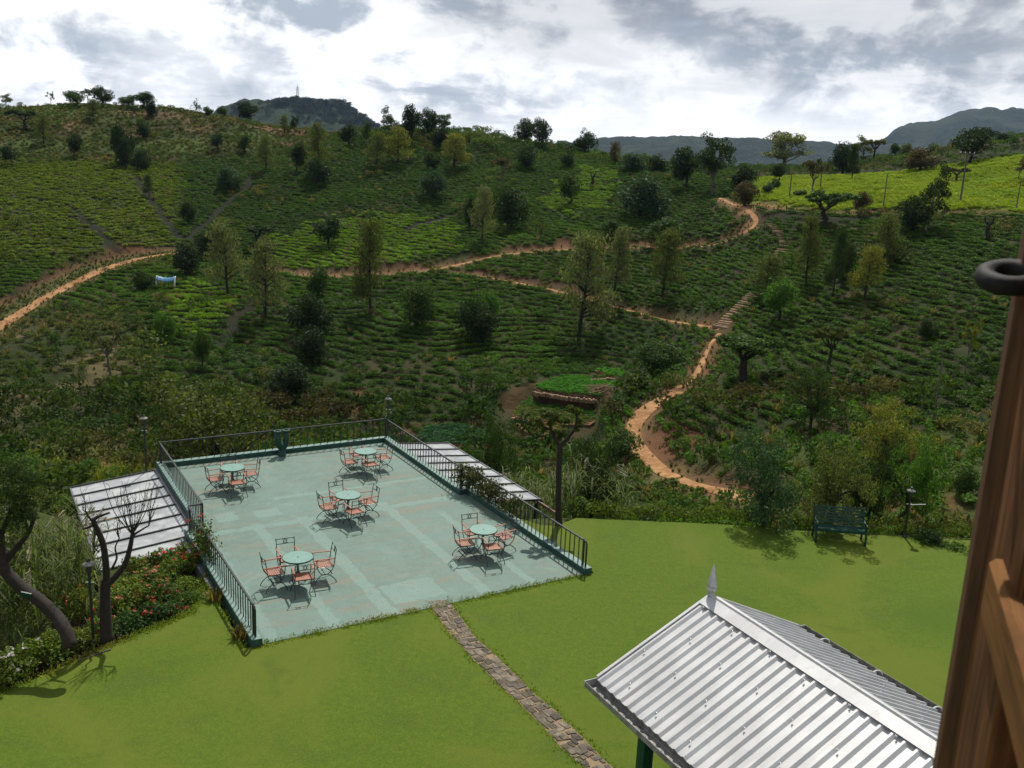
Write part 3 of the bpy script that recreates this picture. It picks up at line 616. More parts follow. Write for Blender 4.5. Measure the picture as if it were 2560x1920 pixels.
def scatter(name, P, scl, tint, src, label, cat, seed=1, rz=None):
    n = len(P); r = np.random.default_rng(seed); coll, nv = SRC[src]
    me = bpy.data.meshes.new(name); me.vertices.add(n); me.vertices.foreach_set('co', np.asarray(P, np.float32).ravel())
    def attr(nm, ty, fld, val): a = me.attributes.new(nm, ty, 'POINT'); a.data.foreach_set(fld, val.ravel())
    scl = np.asarray(scl, np.float32); scl = np.repeat(scl[:, None], 3, 1) if scl.ndim == 1 else scl; rz = r.uniform(0, 6.28, n) if rz is None else rz
    attr('scl', 'FLOAT_VECTOR', 'vector', scl); attr('rz', 'FLOAT', 'value', np.asarray(rz).astype(np.float32)); attr('vi', 'INT', 'value', r.integers(0, nv, n).astype(np.int32))
    attr('tint', 'FLOAT_COLOR', 'color', np.concatenate([tint, np.ones((n, 1))], 1).astype(np.float32)); me.update()
    ng = bpy.data.node_groups.new('scatter_'+name, 'GeometryNodeTree')
    ng.interface.new_socket('Geometry', in_out='INPUT', socket_type='NodeSocketGeometry'); ng.interface.new_socket('Geometry', in_out='OUTPUT', socket_type='NodeSocketGeometry')
    t = NT(ng); gi = t.n('NodeGroupInput'); go = t.n('NodeGroupOutput')
    na = lambda nm, ty: next(s for s in t.n('GeometryNodeInputNamedAttribute', data_type=ty, i={'Name': nm}).outputs if s.enabled and s.name == 'Attribute')
    ci = t.n('GeometryNodeCollectionInfo', i={0: coll, 1: True, 2: True})
    cx = t.n('ShaderNodeCombineXYZ', i={2: na('rz', 'FLOAT')})
    ip = t.n('GeometryNodeInstanceOnPoints'); ip.inputs['Pick Instance'].default_value = True
    for a, b in ((gi.outputs[0], 'Points'), (ci.outputs[0], 'Instance'), (na('vi', 'INT'), 'Instance Index'), (cx.outputs[0], 'Rotation'), (na('scl', 'FLOAT_VECTOR'), 'Scale')): _lk(ng, a, ip.inputs[b])
    _lk(ng, ip.outputs[0], go.inputs[0])
    o = bpy.data.objects.new(name, me); C.objects.link(o); md = o.modifiers.new('scatter', 'NODES'); md.node_group = ng
    return tag(o, label, cat, kind='stuff')

# ------------------------------------------------------------------ tea and scrub over the slopes
def candidates(step, x0=-135, x1=148, y0=33, y1=248, seed=5):
    r = np.random.default_rng(seed); x, y = np.meshgrid(np.arange(x0, x1, step), np.arange(y0, y1, step)); x = x+r.uniform(-0.3, 0.3, x.shape)*step; y = y+r.uniform(-0.3, 0.3, y.shape)*step
    x, y = x.ravel(), y.ravel(); az = np.degrees(np.arctan2(x, y)); k = (np.abs(az) < 37) & (np.hypot(x, y) > 34); return x[k], y[k]
def grid_at(A, x, y):
    i = np.clip(np.searchsorted(GX, x), 1, len(GX)-1); j = np.clip(np.searchsorted(GY, y), 1, len(GY)-1)
    i = np.where(np.abs(GX[i-1]-x) < np.abs(GX[i]-x), i-1, i); j = np.where(np.abs(GY[j-1]-y) < np.abs(GY[j]-y), j-1, j); return A[j, i]
def blocked(x, y):
    a = x*EA[0]+y*EA[1]; b = x*EB[0]+y*EB[1]
    return (grid_at(SUPP, x, y) > 0.5) | inpoly(x, y, LAWN) | ((a > 1.8) & (a < 17.4) & (b > 17) & (b < 33.6))
FIELD = [(1882,516),(1884,446),(2000,441),(2100,440),(2250,430),(2400,409),(2560,388),(2700,380),(2700,538),(2528,530),(2250,522),(2073,528),(1992,518)]
BRIGHT = [[(655,665),(690,600),(800,565),(930,535),(1100,545),(1175,575),(1130,620),(1000,655),(870,682),(740,682)], [(395,800),(425,735),(490,700),(590,745),(580,790),(520,835),(440,855)], [(1340,500),(1470,420),(1560,430),(1520,520),(1400,540)]]
# contour-following rows
x, y = candidates(0.70); z = interp(x, y)
e = 0.9; gx = (interp(x+e, y)-interp(x-e, y))/(2*e); gy = (interp(x, y+e)-interp(x, y-e))/(2*e); g2 = gx*gx+gy*gy+0.004
dz = 0.28; dl = np.clip((np.round(z/dz)*dz-z)/g2, -3, 3); mv = np.clip(np.hypot(gx*dl, gy*dl), 1e-6, None); lim = np.minimum(1, 0.75/mv); x = x+gx*dl*lim; y = y+gy*dl*lim; z = interp(x, y)
u, v = uv_all(x, y, z); rr = np.hypot(x, y); nA = fbm(x, y, 11, 61); nB = fbm(x, y, 30, 71); nC = fbm(x, y, 3.0, 75)
infield = inpoly(u, v, FIELD) & (rr > 118); bright = np.zeros(len(x))
for pl in BRIGHT: bright = np.maximum(bright, inpoly(u+14*nC, v+8*nC, pl)*1.0)
upl = np.clip((420-v)/60, 0, 1)*np.clip((880-u)/160, 0, 1)
lowl = np.clip((v-745)/70, 0, 1)*np.clip((400-u)/150, 0, 1)
olive = np.clip((480-u)/60, 0, 1)*np.clip((690-v)/60, 0, 1)*(1-upl)
valley = np.clip((v-880)/120, 0, 1)*np.clip((1500-u)/200, 0, 1)
backhill = (rr > 183) & (u > 1840)
dens = 0.97 - 0.48*upl - 0.50*lowl - 0.25*valley + 0.16*np.clip(nA, -1.2, 0.5) + 0.5*bright
dens = np.where((u > 1500) & (v > 520), dens+0.02, dens); dens = np.where(rr < 62, 0.55+0.3*nA, dens)
keep = (RNG.uniform(0, 1, len(x)) < dens) & ~blocked(x, y) & ~infield & ~backhill & (z > -30)
# earth drains between the tea blocks
for L, w in DRL:
    d = np.full(len(x), 1e9)
    for p in L: d = np.minimum(d, np.hypot(x-p[0], y-p[1]))
    keep &= d > w
T = np.zeros((len(x), 3)); T[:] = (0.044, 0.096, 0.010); T = lerp3(T, (0.062, 0.132, 0.013), np.clip(0.45+0.8*nA, 0, 1)); T = lerp3(T, (0.034, 0.078, 0.014), np.clip(0.2-0.9*nB, 0, 1)*0.7)
T = lerp3(T, (0.130, 0.185, 0.012), olive*0.9); T = lerp3(T, (0.125, 0.225, 0.014), bright*0.95); T = lerp3(T, (0.070, 0.070, 0.022), upl*0.5); T = lerp3(T, (0.075, 0.082, 0.018), lowl*0.6)
T = T*(1+0.14*RNG.standard_normal(len(x)))[:, None].clip(0.6, 1.5)
s = (0.70+0.11*RNG.standard_normal(len(x))).clip(0.42, 1.1)*(1-0.15*upl)
k = keep; scatter('tea_bushes', np.stack([x, y, z-0.05], 1)[k], np.stack([s*1.25, s*0.86, s*0.90], 1)[k], T[k], 'tea', 'rows of clipped dark green tea bushes following the contours of the hills', 'tea bushes', 2, rz=(np.arctan2(gx, -gy)+0.15*RNG.standard_normal(len(x)))[k])
N_TEA = int(k.sum())
# bright young field
fx, fy = candidates(0.60, 20, 95, 112, 200, seed=8); fz = interp(fx, fy); u, v = uv_all(fx, fy, fz); k = inpoly(u, v, FIELD) & (np.hypot(fx, fy) > 118) & ~blocked(fx, fy)
fx, fy, fz = fx[k], fy[k], fz[k]; nn = fbm(fx, fy, 9, 81); n2 = fbm(fx, fy, 2.2, 85); T = np.zeros((len(fx), 3)); T[:] = (0.235, 0.320, 0.014); T = lerp3(T, (0.195, 0.290, 0.014), np.clip(0.25+0.5*nn, 0, 1)); T = lerp3(T, (0.265, 0.335, 0.015), np.clip(0.2-0.6*n2, 0, 1))
kk = (n2 < 1.25); scatter('tea_field', np.stack([fx, fy, fz-0.02], 1)[kk], (0.78+0.06*RNG.standard_normal(len(fx))).clip(0.6, 1.0)[kk], T[kk], 'field_tea', 'bright yellow-green carpet of young tea on the right-hand hilltop', 'tea field', 3)
# scrub, weeds and dry grass
x, y = candidates(1.7, seed=15); z = interp(x, y); u, v = uv_all(x, y, z); rr = np.hypot(x, y); nA = fbm(x, y, 8, 91); nC = fbm(x, y, 3, 95)
upl = np.clip((430-v)/60, 0, 1)*np.clip((900-u)/160, 0, 1); lowl = np.clip((v-745)/70, 0, 1)*np.clip((700-u)/150, 0, 1); valley = np.clip((v-930)/90, 0, 1); crest = np.clip((430-v)/40, 0, 1)*np.clip((u-850)/100, 0, 1)*np.clip((1860-u)/60, 0, 1)
infield = inpoly(u, v, FIELD) & (rr > 118); back = ((rr > 176) & (u > 1850) & ~infield)
dens = -0.02+0.22*upl+0.28*lowl+0.5*valley+0.45*crest+0.85*back+0.25*np.clip(nA, -0.6, 0.8); dens = np.where(rr < 60, 0.75, dens)
k = (RNG.uniform(0, 1, len(x)) < dens) & ~blocked(x, y) & ~infield
T = np.zeros((len(x), 3)); T[:] = (0.030, 0.068, 0.012); T = lerp3(T, (0.058, 0.098, 0.016), np.clip(0.3+0.8*nC, 0, 1)); T = lerp3(T, (0.090, 0.080, 0.028), np.clip(nA-0.5, 0, 1)); T = T*(1+0.25*RNG.standard_normal(len(x)))[:, None].clip(0.5, 1.8)
s = (1.0+0.35*RNG.standard_normal(len(x))).clip(0.5, 2.2)*np.where(rr < 70, 1.0, 1.05)*(1+0.8*crest*RNG.uniform(0, 1, len(x)))*(1+0.5*valley*(rr > 62)); T = T*(1-0.35*valley*(rr > 62))[:, None]
scatter('scrub', np.stack([x, y, z-0.08], 1)[k], s[k], T[k], 'scrub', 'weedy green scrub and shrubs scattered over the valley sides', 'scrub', 4)
x, y = candidates(1.15, seed=25); z = interp(x, y); u, v = uv_all(x, y, z); rr = np.hypot(x, y); nA = fbm(x, y, 6, 97)
dens = 0.0+0.45*np.clip((430-v)/60, 0, 1)*np.clip((900-u)/160, 0, 1)+0.45*np.clip((v-740)/70, 0, 1)*np.clip((500-u)/150, 0, 1)+0.25*np.clip((v-950)/80, 0, 1)+0.12*nA; dens = np.where(rr < 75, dens+0.2, dens)
k = (RNG.uniform(0, 1, len(x)) < dens) & ~blocked(x, y) & ~(inpoly(u, v, FIELD) & (rr > 118)); T = np.zeros((len(x), 3)); T[:] = (0.105, 0.105, 0.035); T = lerp3(T, (0.16, 0.125, 0.055), np.clip(0.3+0.8*nA, 0, 1)); T = lerp3(T, (0.070, 0.105, 0.022), np.clip(-nA, 0, 1))
sp = soft(u, v, 130, 1190, 280, 95)*(rr < 80); T = lerp3(T, (0.135, 0.155, 0.022), sp)
scatter('wild_grass', np.stack([x, y, z-0.02], 1)[k], (1.0+0.3*RNG.standard_normal(len(x))).clip(0.5, 2)[k], T[k], 'tufts', 'tufts of dry wild grass between the bushes', 'wild grass', 5)

L = R_['left'][0]; r = np.random.default_rng(66); vp_ = []
for k in range(1500):
    i = r.integers(1, len(L)-1); d = L[i+1]-L[i-1]; d = d[:2]/np.linalg.norm(d[:2]); s_ = r.uniform(-2.0, 2.1)
    if abs(s_+0.75) < 0.7: continue
    q = L[i][:2]+np.array([-d[1], d[0]])*s_+r.normal(0, 0.4, 2); vp_.append((q[0], q[1], float(interp(*q))+0.05))
for nm_ in ('mid', 'branch', 'lower', 'upper_foot', 'field'):
    L, hw_ = R_[nm_]
    for k in range(len(L)*5):
        i = r.integers(1, len(L)-1); d = L[i+1]-L[i-1]; d = d[:2]/(np.linalg.norm(d[:2])+1e-9); q = L[i][:2]+np.array([-d[1], d[0]])*(r.choice([-1, 1])*(hw_*r.uniform(0.55, 1.3)+0.1))+r.normal(0, 0.25, 2); vp_.append((q[0], q[1], float(interp(*q))+0.03))
vp_ = np.array(vp_); scatter('verge_grass', vp_, r.uniform(0.22, 0.6, len(vp_)), np.array((0.075, 0.088, 0.022))*r.uniform(0.6, 1.4, len(vp_))[:, None], 'tufts', 'tufts of grass along the edges of the dirt roads', 'grass', 14)
# ------------------------------------------------------------------ vegetable plots
def plot(nm, tint, label, rows_px, spacing, step, sc, soilm=M_soil):
    P, z, th = PLOTGEO[nm]
    bed = tag(MB().prism([(p[0], p[1]) for p in P], z-th-0.6, z).build('vegetable_plot', soilm), label, 'vegetable plot', 'vegetable plots on the valley terraces')
    a = gp(*rows_px[0], z)[:2]; b = gp(*rows_px[1], z)[:2]; d = (b-a)/np.linalg.norm(b-a); n = np.array([-d[1], d[0]]); c = P[:, :2].mean(0); pts = []
    for i, t in enumerate(np.arange(-9, 9, spacing)):
        for s_ in np.arange(-9, 9, step): pts.append(np.concatenate([c+n*t+d*(s_+RNG.uniform(-0.05, 0.05))+RNG.uniform(-0.04, 0.04, 2), [z, i]]))
    pts = np.array(pts); cc = c[None]; inner = [tuple(c+(p[:2]-c)*0.95) for p in P]; k = inpoly(pts[:, 0], pts[:, 1], inner); pts = pts[k]
    tt = np.array(tint(pts)); scatter('vegetable_crop', pts[:, :3], (sc+0.15*RNG.standard_normal(len(pts))).clip(0.3, 2), tt*(1+0.15*RNG.standard_normal(len(pts)))[:, None].clip(0.6, 1.5), 'crop', label.replace('plot', 'crop rows'), 'crop rows', 6)
    return bed
plot('upper', lambda p: np.tile((0.050, 0.165, 0.018), (len(p), 1)), 'upper vegetable plot thick with bright green leaves on a stone-edged terrace', [(1340,975),(1500,995)], 0.36, 0.26, 1.05, mat_dirt('terrace_wall_earth', (0.035, 0.020, 0.012, 1), (0.085, 0.048, 0.027, 1)))
plot('lower', lambda p: np.where((p[:, 3] > 15)[:, None], (0.055, 0.150, 0.026), (0.080, 0.125, 0.026)), 'lower vegetable plot in brown and green stripes below the stone edge', [(1300,1000),(1420,1022)], 0.58, 0.24, 0.92, mat_dirt('plot_soil', (0.085, 0.048, 0.022, 1), (0.16, 0.092, 0.045, 1)))
plot('bottom', lambda p: np.tile((0.11, 0.115, 0.032), (len(p), 1)), 'small sandy plot lowest on the terraces with thin yellowish crop', [(1290,1055),(1350,1068)], 0.55, 0.28, 0.85, mat_dirt('pale_plot_soil', (0.10, 0.062, 0.028, 1), (0.18, 0.115, 0.055, 1)))
plot('corner', lambda p: np.tile((0.060, 0.185, 0.022), (len(p), 1)), 'small bright green plot at the top corner of the terraces', [(1500,930),(1570,940)], 0.36, 0.26, 1.0)
plot('dark', lambda p: np.tile((0.030, 0.085, 0.040), (len(p), 1)), 'dark bluish green leaf plot just behind the green terrace', [(1060,1090),(1200,1090)], 0.42, 0.32, 1.3)
# stone retaining edges of the plots: stones one by one
def stone_edge(px, z, label, n, hh):
    L = densify(np.array([gp(u, v, z) for u, v in px]), 0.1); t = empty('stone_edging', L[0], 0, label, 'stone edging', 'stone edgings of the plots')
    cum = np.linspace(0, len(L)-1, n+1)
    for k in range(n):
        a = L[int(cum[k])]; b = L[int(cum[k+1])]; d = b-a; ln = np.linalg.norm(d[:2]); 
        if ln < 0.05: continue
        rz = math.atan2(d[1], d[0]); c = (a+b)/2; r = random.Random(k)
        MB().box((0, 0, 0), (ln*0.96, 0.32+r.uniform(-0.05, 0.06), hh*r.uniform(0.85, 1.1))).build('stone', M_step, t, bevel=0.05, loc=(c[0]-L[0][0], c[1]-L[0][1], -hh*0.45+r.uniform(-0.03, 0.06)), rot=(r.uniform(-0.06, 0.06), r.uniform(-0.06, 0.06), rz+r.uniform(-0.06, 0.06)))
_e = lambda p: fullpx(p, _o, _sc)
stone_edge(_e([(505,545),(600,560),(760,580),(900,612),(1080,632),(1250,648),(1430,668)]), PLOTGEO['upper'][1], 'pale stone edging below the upper bright green plot', 30, 0.38)
stone_edge(_e([(225,905),(330,945),(450,975),(600,985),(640,1000)]), PLOTGEO['lower'][1], 'low stone edging round the corner of the striped plot', 12, 0.3)
stone_edge(_e([(1310,385),(1420,375),(1520,362),(1580,360),(1680,385),(1790,405)]), PLOTGEO['upper'][1]+0.3, 'stone edging below the small corner plot', 11, 0.4)

# ------------------------------------------------------------------ stone steps up the right side of the valley
def stairs(px, n, w, label):
    L = np.array([hit(*p) for p in px]); L = smooth(densify(L, 0.4), 8); t = empty('stone_stairway', L[0], 0, label, 'stairway', 'stone stairways on the slope')
    for k in range(n):
        i = int(k*(len(L)-1)/(n-1)); p = L[i]; d = L[min(i+2, len(L)-1)]-L[max(i-2, 0)]; r = random.Random(k)
        z = float(interp(p[0], p[1])); rz = math.atan2(d[1], d[0])
        MB().box((0, 0, 0), (0.30, w*r.uniform(0.85, 1.15), 0.34)).build('step', M_step, t, bevel=0.03, loc=(p[0]-L[0][0], p[1]-L[0][1], z-L[0][2]+0.10), rot=(r.uniform(-0.05, 0.05), 0, rz+r.uniform(-0.12, 0.12)))
stairs([(1800,822),(1818,806),(1842,782),(1866,760),(1888,740)], 19, 1.5, 'lower flight of rough stone steps climbing the slope beside the path')
stairs([(1930,668),(1946,645),(1958,625),(1964,610),(1958,595),(1946,582),(1928,566)], 20, 1.3, 'upper curved flight of rough stone steps joining the dirt road')

# ------------------------------------------------------------------ far hills
def far_hill(name, px, dist, depth, mat, label, seed, amp=1.0, base=-8.0, back=0.6):
    us = np.arange(px[0][0], px[-1][0]+1, 7.0); vv = np.interp(us, [p[0] for p in px], [p[1] for p in px])
    vv = np.convolve(np.pad(vv, 3, 'edge'), np.ones(7)/7, 'valid'); nr = 30; V = []; r = np.random.default_rng(seed)
    crest = np.array([at(u, v, dist) for u, v in zip(us, vv)]); A = np.arctan2(crest[:, 0], crest[:, 1]); zc = crest[:, 2]
    endk = np.clip(np.minimum(np.arange(len(us)), np.arange(len(us))[::-1])/10, 0, 1)
    rows = []
    for j in range(nr):
        s = j/(nr-1)*(1+back); dd = dist-depth*(1-s); prof = s if s < 1 else 1-(s-1)/back*0.7; prof = max(prof, 0); prof = prof**0.8
        xx = np.sin(A)*dd; yy = np.cos(A)*dd; nz = fbm(xx, yy, depth*0.30, seed, 6)*depth*0.045*amp*math.sin(math.pi*min(s, 1)*0.97+0.02) + fbm(xx, yy, depth*0.03, seed+9, 3)*depth*0.004*amp
        z = base+(zc-base)*prof+nz; z = np.where(s <= 1, z, np.minimum(z, zc)); rows.append(np.stack([xx, yy, z], 1))
    V = np.concatenate(rows); n = len(us); F_ = [(j*n+i, j*n+i+1, (j+1)*n+i+1, (j+1)*n+i) for j in range(nr-1) for i in range(n-1)]
    return tag(link(name, mesh_np(name, V, F_), mat, smooth=True), label, 'hill', kind='structure')
def mat_forest(name, c0, c1, c2, sc):
    m, t, out = new_mat(name); o = t.n('ShaderNodeTexCoord').outputs['Object']; n1 = t.noise(o, sc, 6, 0.6, 0.3); n2 = t.noise(o, sc*14, 6, 0.7)
    c = t.mix(t.ss(n2, 0.35, 0.65), c0, c1); c = t.mix(t.math('MULTIPLY', t.ss(n1, 0.5, 0.62), 0.7), c, c2)
    principled(t, out, c, 0.95, bump=n2, bstr=1.0, bdist=9.0, spec=0.05); return m
M_forest = mat_forest('far_forest', (0.012, 0.020, 0.013, 1), (0.028, 0.040, 0.022, 1), (0.042, 0.052, 0.028, 1), 0.004)
M_towerhill = mat_forest('far_tea_hill', (0.024, 0.040, 0.022, 1), (0.038, 0.056, 0.028, 1), (0.055, 0.074, 0.034, 1), 0.006)
tower_hill = far_hill('distant_hill', [(500,352),(560,300),(605,276),(640,270),(690,262),(745,256),(800,262),(850,262),(900,292),(935,316),(985,332),(1060,348),(1180,362)], 1800, 420, M_towerhill, 'hazy wooded hill carrying the mast behind the left ridge', 5)
far_hill('distant_hill', [(1240,372),(1340,362),(1400,358),(1470,352),(1560,340),(1640,340),(1700,337),(1760,343),(1860,346),(1960,349),(2040,353),(2130,358),(2250,366),(2400,380),(2560,392)], 3100, 750, M_forest, 'long blue-grey forested ridge on the right horizon', 11, 0.8)
far_hill('mountain', [(2060,400),(2140,375),(2200,356),(2236,328),(2258,308),(2290,302),(2345,300),(2385,282),(2430,268),(2480,262),(2560,265),(2680,275),(2800,300)], 3900, 950, M_forest, 'rounded blue mountain with a rocky shoulder at far right', 17, 0.9)
# wood on the tower hill
r = np.random.default_rng(77); HV = np.empty(len(tower_hill.data.vertices)*3, np.float32); tower_hill.data.vertices.foreach_get('co', HV); HV = HV.reshape(-1, 3); hu, hv = uv_all(HV[:, 0], HV[:, 1], HV[:, 2]); top_ = np.interp(hu, [480,560,620,690,745,800,850,900,935,985,1060], [330,285,272,262,256,262,262,290,312,322,335])
dn = hv-top_; wt = np.where((hu > 585) & (hu < 1000) & (dn > -2), np.where(hu > 745, np.clip(1-dn/60, 0, 1), np.clip(1-dn/14, 0, 1)), 0); wt[HV[:, 1] < 0] = 0; pk = r.choice(len(HV), 1500, p=wt/wt.sum()); pts = HV[pk]+np.stack([r.uniform(-9, 9, 1500), r.uniform(-8, 8, 1500), r.uniform(-4, -2, 1500)], 1)
scatter('distant_wood', pts, r.uniform(7, 12.5, 1500), np.array((0.018, 0.028, 0.016))*r.uniform(0.7, 1.4, 1500)[:, None], 'far_crowns', 'dark wood along the top of the hazy hill behind the left ridge', 'wood', 12)
# lattice mast
mp = at(744, 256, 1800); mast = empty('radio_mast', (mp[0], mp[1], mp[2]-3), 0, 'lattice radio mast on top of the hazy wooded hill', 'mast'); mh = 30.0
for sx_, sy_ in ((-1,-1),(1,-1),(1,1),(-1,1)): MB().tube([(sx_*2.2, sy_*2.2, 0), (sx_*1.0, sy_*1.0, mh)], 0.22, 4).build('leg', M_slategrey, mast)
for k in range(7):
    z0 = k*mh/7; z1 = z0+mh/7; w0 = 2.2-1.2*z0/mh; w1 = 2.2-1.2*z1/mh; b = MB()
    for (p, q) in (((-1,-1),(1,-1)),((1,-1),(1,1)),((1,1),(-1,1)),((-1,1),(-1,-1))): b.tube([(p[0]*w0, p[1]*w0, z0), (q[0]*w1, q[1]*w1, z1)], 0.12, 4); b.tube([(p[0]*w1, p[1]*w1, z1), (q[0]*w1, q[1]*w1, z1)], 0.12, 4)
    b.build('brace', M_slategrey, mast)
MB().tube([(0, 0, mh), (0, 0, mh+5)], 0.25, 5).build('antenna', M_slategrey, mast)
# ------------------------------------------------------------------ the green roof terrace
LA, LB, RA, RB, FB, NB, JB = 5.42, 5.05, 13.68, 13.95, 32.27, 19.1, 25.9
KW, KH = 0.24, 0.16
patio = empty('roof_terrace', (0, 0, 0), YAW, 'worn green painted roof terrace with dark green kerb', 'terrace')
po = [(LB-KW/2+0.01, NB-0.1), (RB+KW/2-0.01, NB-0.1), (RB+KW/2-0.01, JB), (RA+KW/2-0.01, JB), (RA+KW/2-0.01, FB+KW/2-0.01), (LA-KW/2+0.01, FB+KW/2-0.01), (LA-KW/2+0.01, JB), (LB-KW/2+0.01, JB)]
MB().prism(po, -0.25, 0.012).build('floor_slab', mat_patio(), patio)
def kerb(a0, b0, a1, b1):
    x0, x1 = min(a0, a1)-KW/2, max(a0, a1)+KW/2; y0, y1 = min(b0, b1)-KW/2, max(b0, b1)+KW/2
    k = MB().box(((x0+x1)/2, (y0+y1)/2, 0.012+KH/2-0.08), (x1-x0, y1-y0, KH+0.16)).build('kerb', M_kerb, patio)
    MB().box((0, 0, 0), (x1-x0-0.02, y1-y0-0.02, 0.006)).build('kerb_top', M_kerbtop, k, loc=((x0+x1)/2, (y0+y1)/2, 0.012+KH+0.002))  # thin top sheet in a paler green than the kerb sides
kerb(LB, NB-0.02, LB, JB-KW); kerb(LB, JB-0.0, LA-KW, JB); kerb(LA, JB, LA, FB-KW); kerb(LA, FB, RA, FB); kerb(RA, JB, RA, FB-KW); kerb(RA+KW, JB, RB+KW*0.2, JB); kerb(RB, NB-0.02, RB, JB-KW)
ps = [(p[0]+(0.06 if p[0] < 9 else -0.06), p[1]) for p in po]; ps = [(p[0], p[1]-0.06 if p[1] > 30 else p[1]) for p in ps]
MB().prism([(x_, max(y_, NB+3.2)) for x_, y_ in ps], -4.6, -0.26).build('lower_wall', M_darkwall, patio)
for a_ in (LA-0.16, RA+0.16): MB().box((a_, (JB+FB)/2, -0.16), (0.10, FB-JB, 0.30)).build('fascia', M_slategrey, patio)
MB().box((LB-0.20, 24.1, -0.2), (0.12, 3.5, 0.34)).build('fascia', M_slategrey, patio)
# two-mouthed vent pipe by the back railing
vp = empty('vent_pipe', AB(9.55, 31.98, 0.012), YAW, 'dark green double-mouthed vent pipe standing by the back railing', 'vent pipe')
MB().lathe([(0.15,0),(0.15,0.05),(0.11,0.06),(0.11,0.24)], 18).build('base', M_greeniron, vp, smooth=True)
for s_ in (-1, 1):
    q = MB().tube([(0,0,0.20),(s_*0.05,0,0.30),(s_*0.13,0,0.40),(s_*0.155,0,0.52),(s_*0.155,0,0.92)], [0.10,0.10,0.105,0.105,0.105], 16).build('pipe', M_greeniron, vp, smooth=True)
    MB().lathe([(0.135,0),(0.135,0.045),(0.095,0.045),(0.095,-0.06)], 18, (s_*0.155, 0, 0.90)).build('rim', M_kerb, q)
MB().lathe([(0.045,0),(0.05,0.06),(0.02,0.12),(0.0,0.12)], 10, (0, -0.02, 0.40)).build('knob', M_kerbtop, vp)

# railings: every baluster its own bar
ZK = 0.012+KH+0.005; ZR = 0.885
bal_me = MB().box((0, 0, (ZR-ZK)/2), (0.022, 0.022, ZR-ZK)).mesh('baluster'); bal_me.materials.append(M_iron)
post_me = MB().box((0, 0, (ZR-ZK)/2+0.02), (0.05, 0.05, ZR-ZK+0.03)).mesh('post'); post_me.materials.append(M_iron)
def railing(label, runs, spacing, curve_end=None):
    """runs of (a0,b0,a1,b1) welded into one railing"""
    t = empty('railing', AB(runs[0][0], runs[0][1], ZK), YAW, label, 'railing', 'iron railings round the terrace'); o = np.array(runs[0][:2])
    for (a0, b0, a1, b1) in runs:
        L = math.hypot(a1-a0, b1-b0); n = max(1, round(L/spacing)); p0 = np.array([a0, b0])-o; p1 = np.array([a1, b1])-o; d = (p1-p0)/L
        MB().bar((*p0-d*0.02, ZR-ZK), (*p1+d*0.02, ZR-ZK), 0.045, 0.04).build('top_rail', M_iron, t)
        for k in range(1, n):
            q = p0+(p1-p0)*k/n; link('baluster', bal_me, None, t, loc=(q[0], q[1], 0))
        for q in (p0, p1): link('post', post_me, None, t, loc=(q[0], q[1], 0))
    if curve_end is not None:
        a, b = np.array(curve_end)-o
        MB().tube([(a, b+0.14, ZR-ZK+0.002), (a, b+0.06, ZR-ZK-0.01), (a, b+0.01, ZR-ZK-0.06), (a, b, ZR-ZK-0.14), (a, b, 0)], 0.027, 8).build('end_bend', M_iron, t)
    return t
railing('black iron railing with thin balusters across the far end of the terrace', [(LA, FB, RA, FB)], 0.262)
railing('left-hand black iron railing stepping out halfway along the terrace', [(LB, NB+0.14, LB, JB-0.05), (LB, JB, LA, JB), (LA, JB+0.05, LA, FB-0.06)], 0.22, (LB, NB))
railing('right-hand black iron railing half grown over by a climber', [(RB, NB+0.14, RB, JB-0.05), (RB, JB, RA, JB), (RA, JB+0.05, RA, FB-0.06)], 0.22, (RB, NB))

# clear lean-to roofs either side, a panel at a time
M_panel = mat_panel()
def leanto(label, a_in, a_out, b0, b1, n):
    t = empty('glazed_lean_to_roof', AB(a_in, b0, 0), YAW, label, 'lean-to roof', 'clear roofs beside the terrace'); s_ = 1 if a_out > a_in else -1; w = abs(a_out-a_in); st = (b1-b0)/n; z0, z1 = -0.10, -0.36
    for k in range(n):
        y0, y1 = k*st+0.02, (k+1)*st-0.02
        MB().add([(0,y0,z0),(s_*w,y0,z1),(s_*w,y1,z1),(0,y1,z0),(0,y0,z0-0.012),(s_*w,y0,z1-0.012),(s_*w,y1,z1-0.012),(0,y1,z0-0.012)], [(0,1,2,3),(7,6,5,4),(0,4,5,1),(1,5,6,2),(2,6,7,3),(3,7,4,0)]).build('panel', M_panel, t)
    for k in range(n+1):
        MB().bar((0, k*st, z0+0.012), (s_*(w+0.05), k*st, z1+0.012), 0.045, 0.06).build('glazing_bar', M_iron, t)
    MB().bar((s_*(w+0.03), -0.05, z1-0.02), (s_*(w+0.03), b1-b0+0.05, z1-0.02), 0.05, 0.09).build('eave_trim', M_slategrey, t)
    for k in range(3): MB().bar((s_*w*f_, 0.0, z0+(z1-z0)*f_-0.07), (s_*w*f_, b1-b0, z0+(z1-z0)*f_-0.07), 0.05, 0.07).build('purlin', M_galv, t) if (f_ := (0.3, 0.62, 0.93)[k]) else None
    for k in range(4): MB().bar((s_*(w-0.1), 0.1+k*(b1-b0-0.2)/3, -4.2), (s_*(w-0.1), 0.1+k*(b1-b0-0.2)/3, z1-0.06), 0.09, 0.09, (0, 1, 0)).build('post', M_iron, t)
    return t
leanto('clear panelled lean-to roof left of the terrace behind the bare tree', LA-0.2, 2.62, 25.2, 32.3, 8)
leanto('clear panelled lean-to roof right of the terrace beyond the climber', RA+0.2, 16.32, 25.15, 32.15, 8)

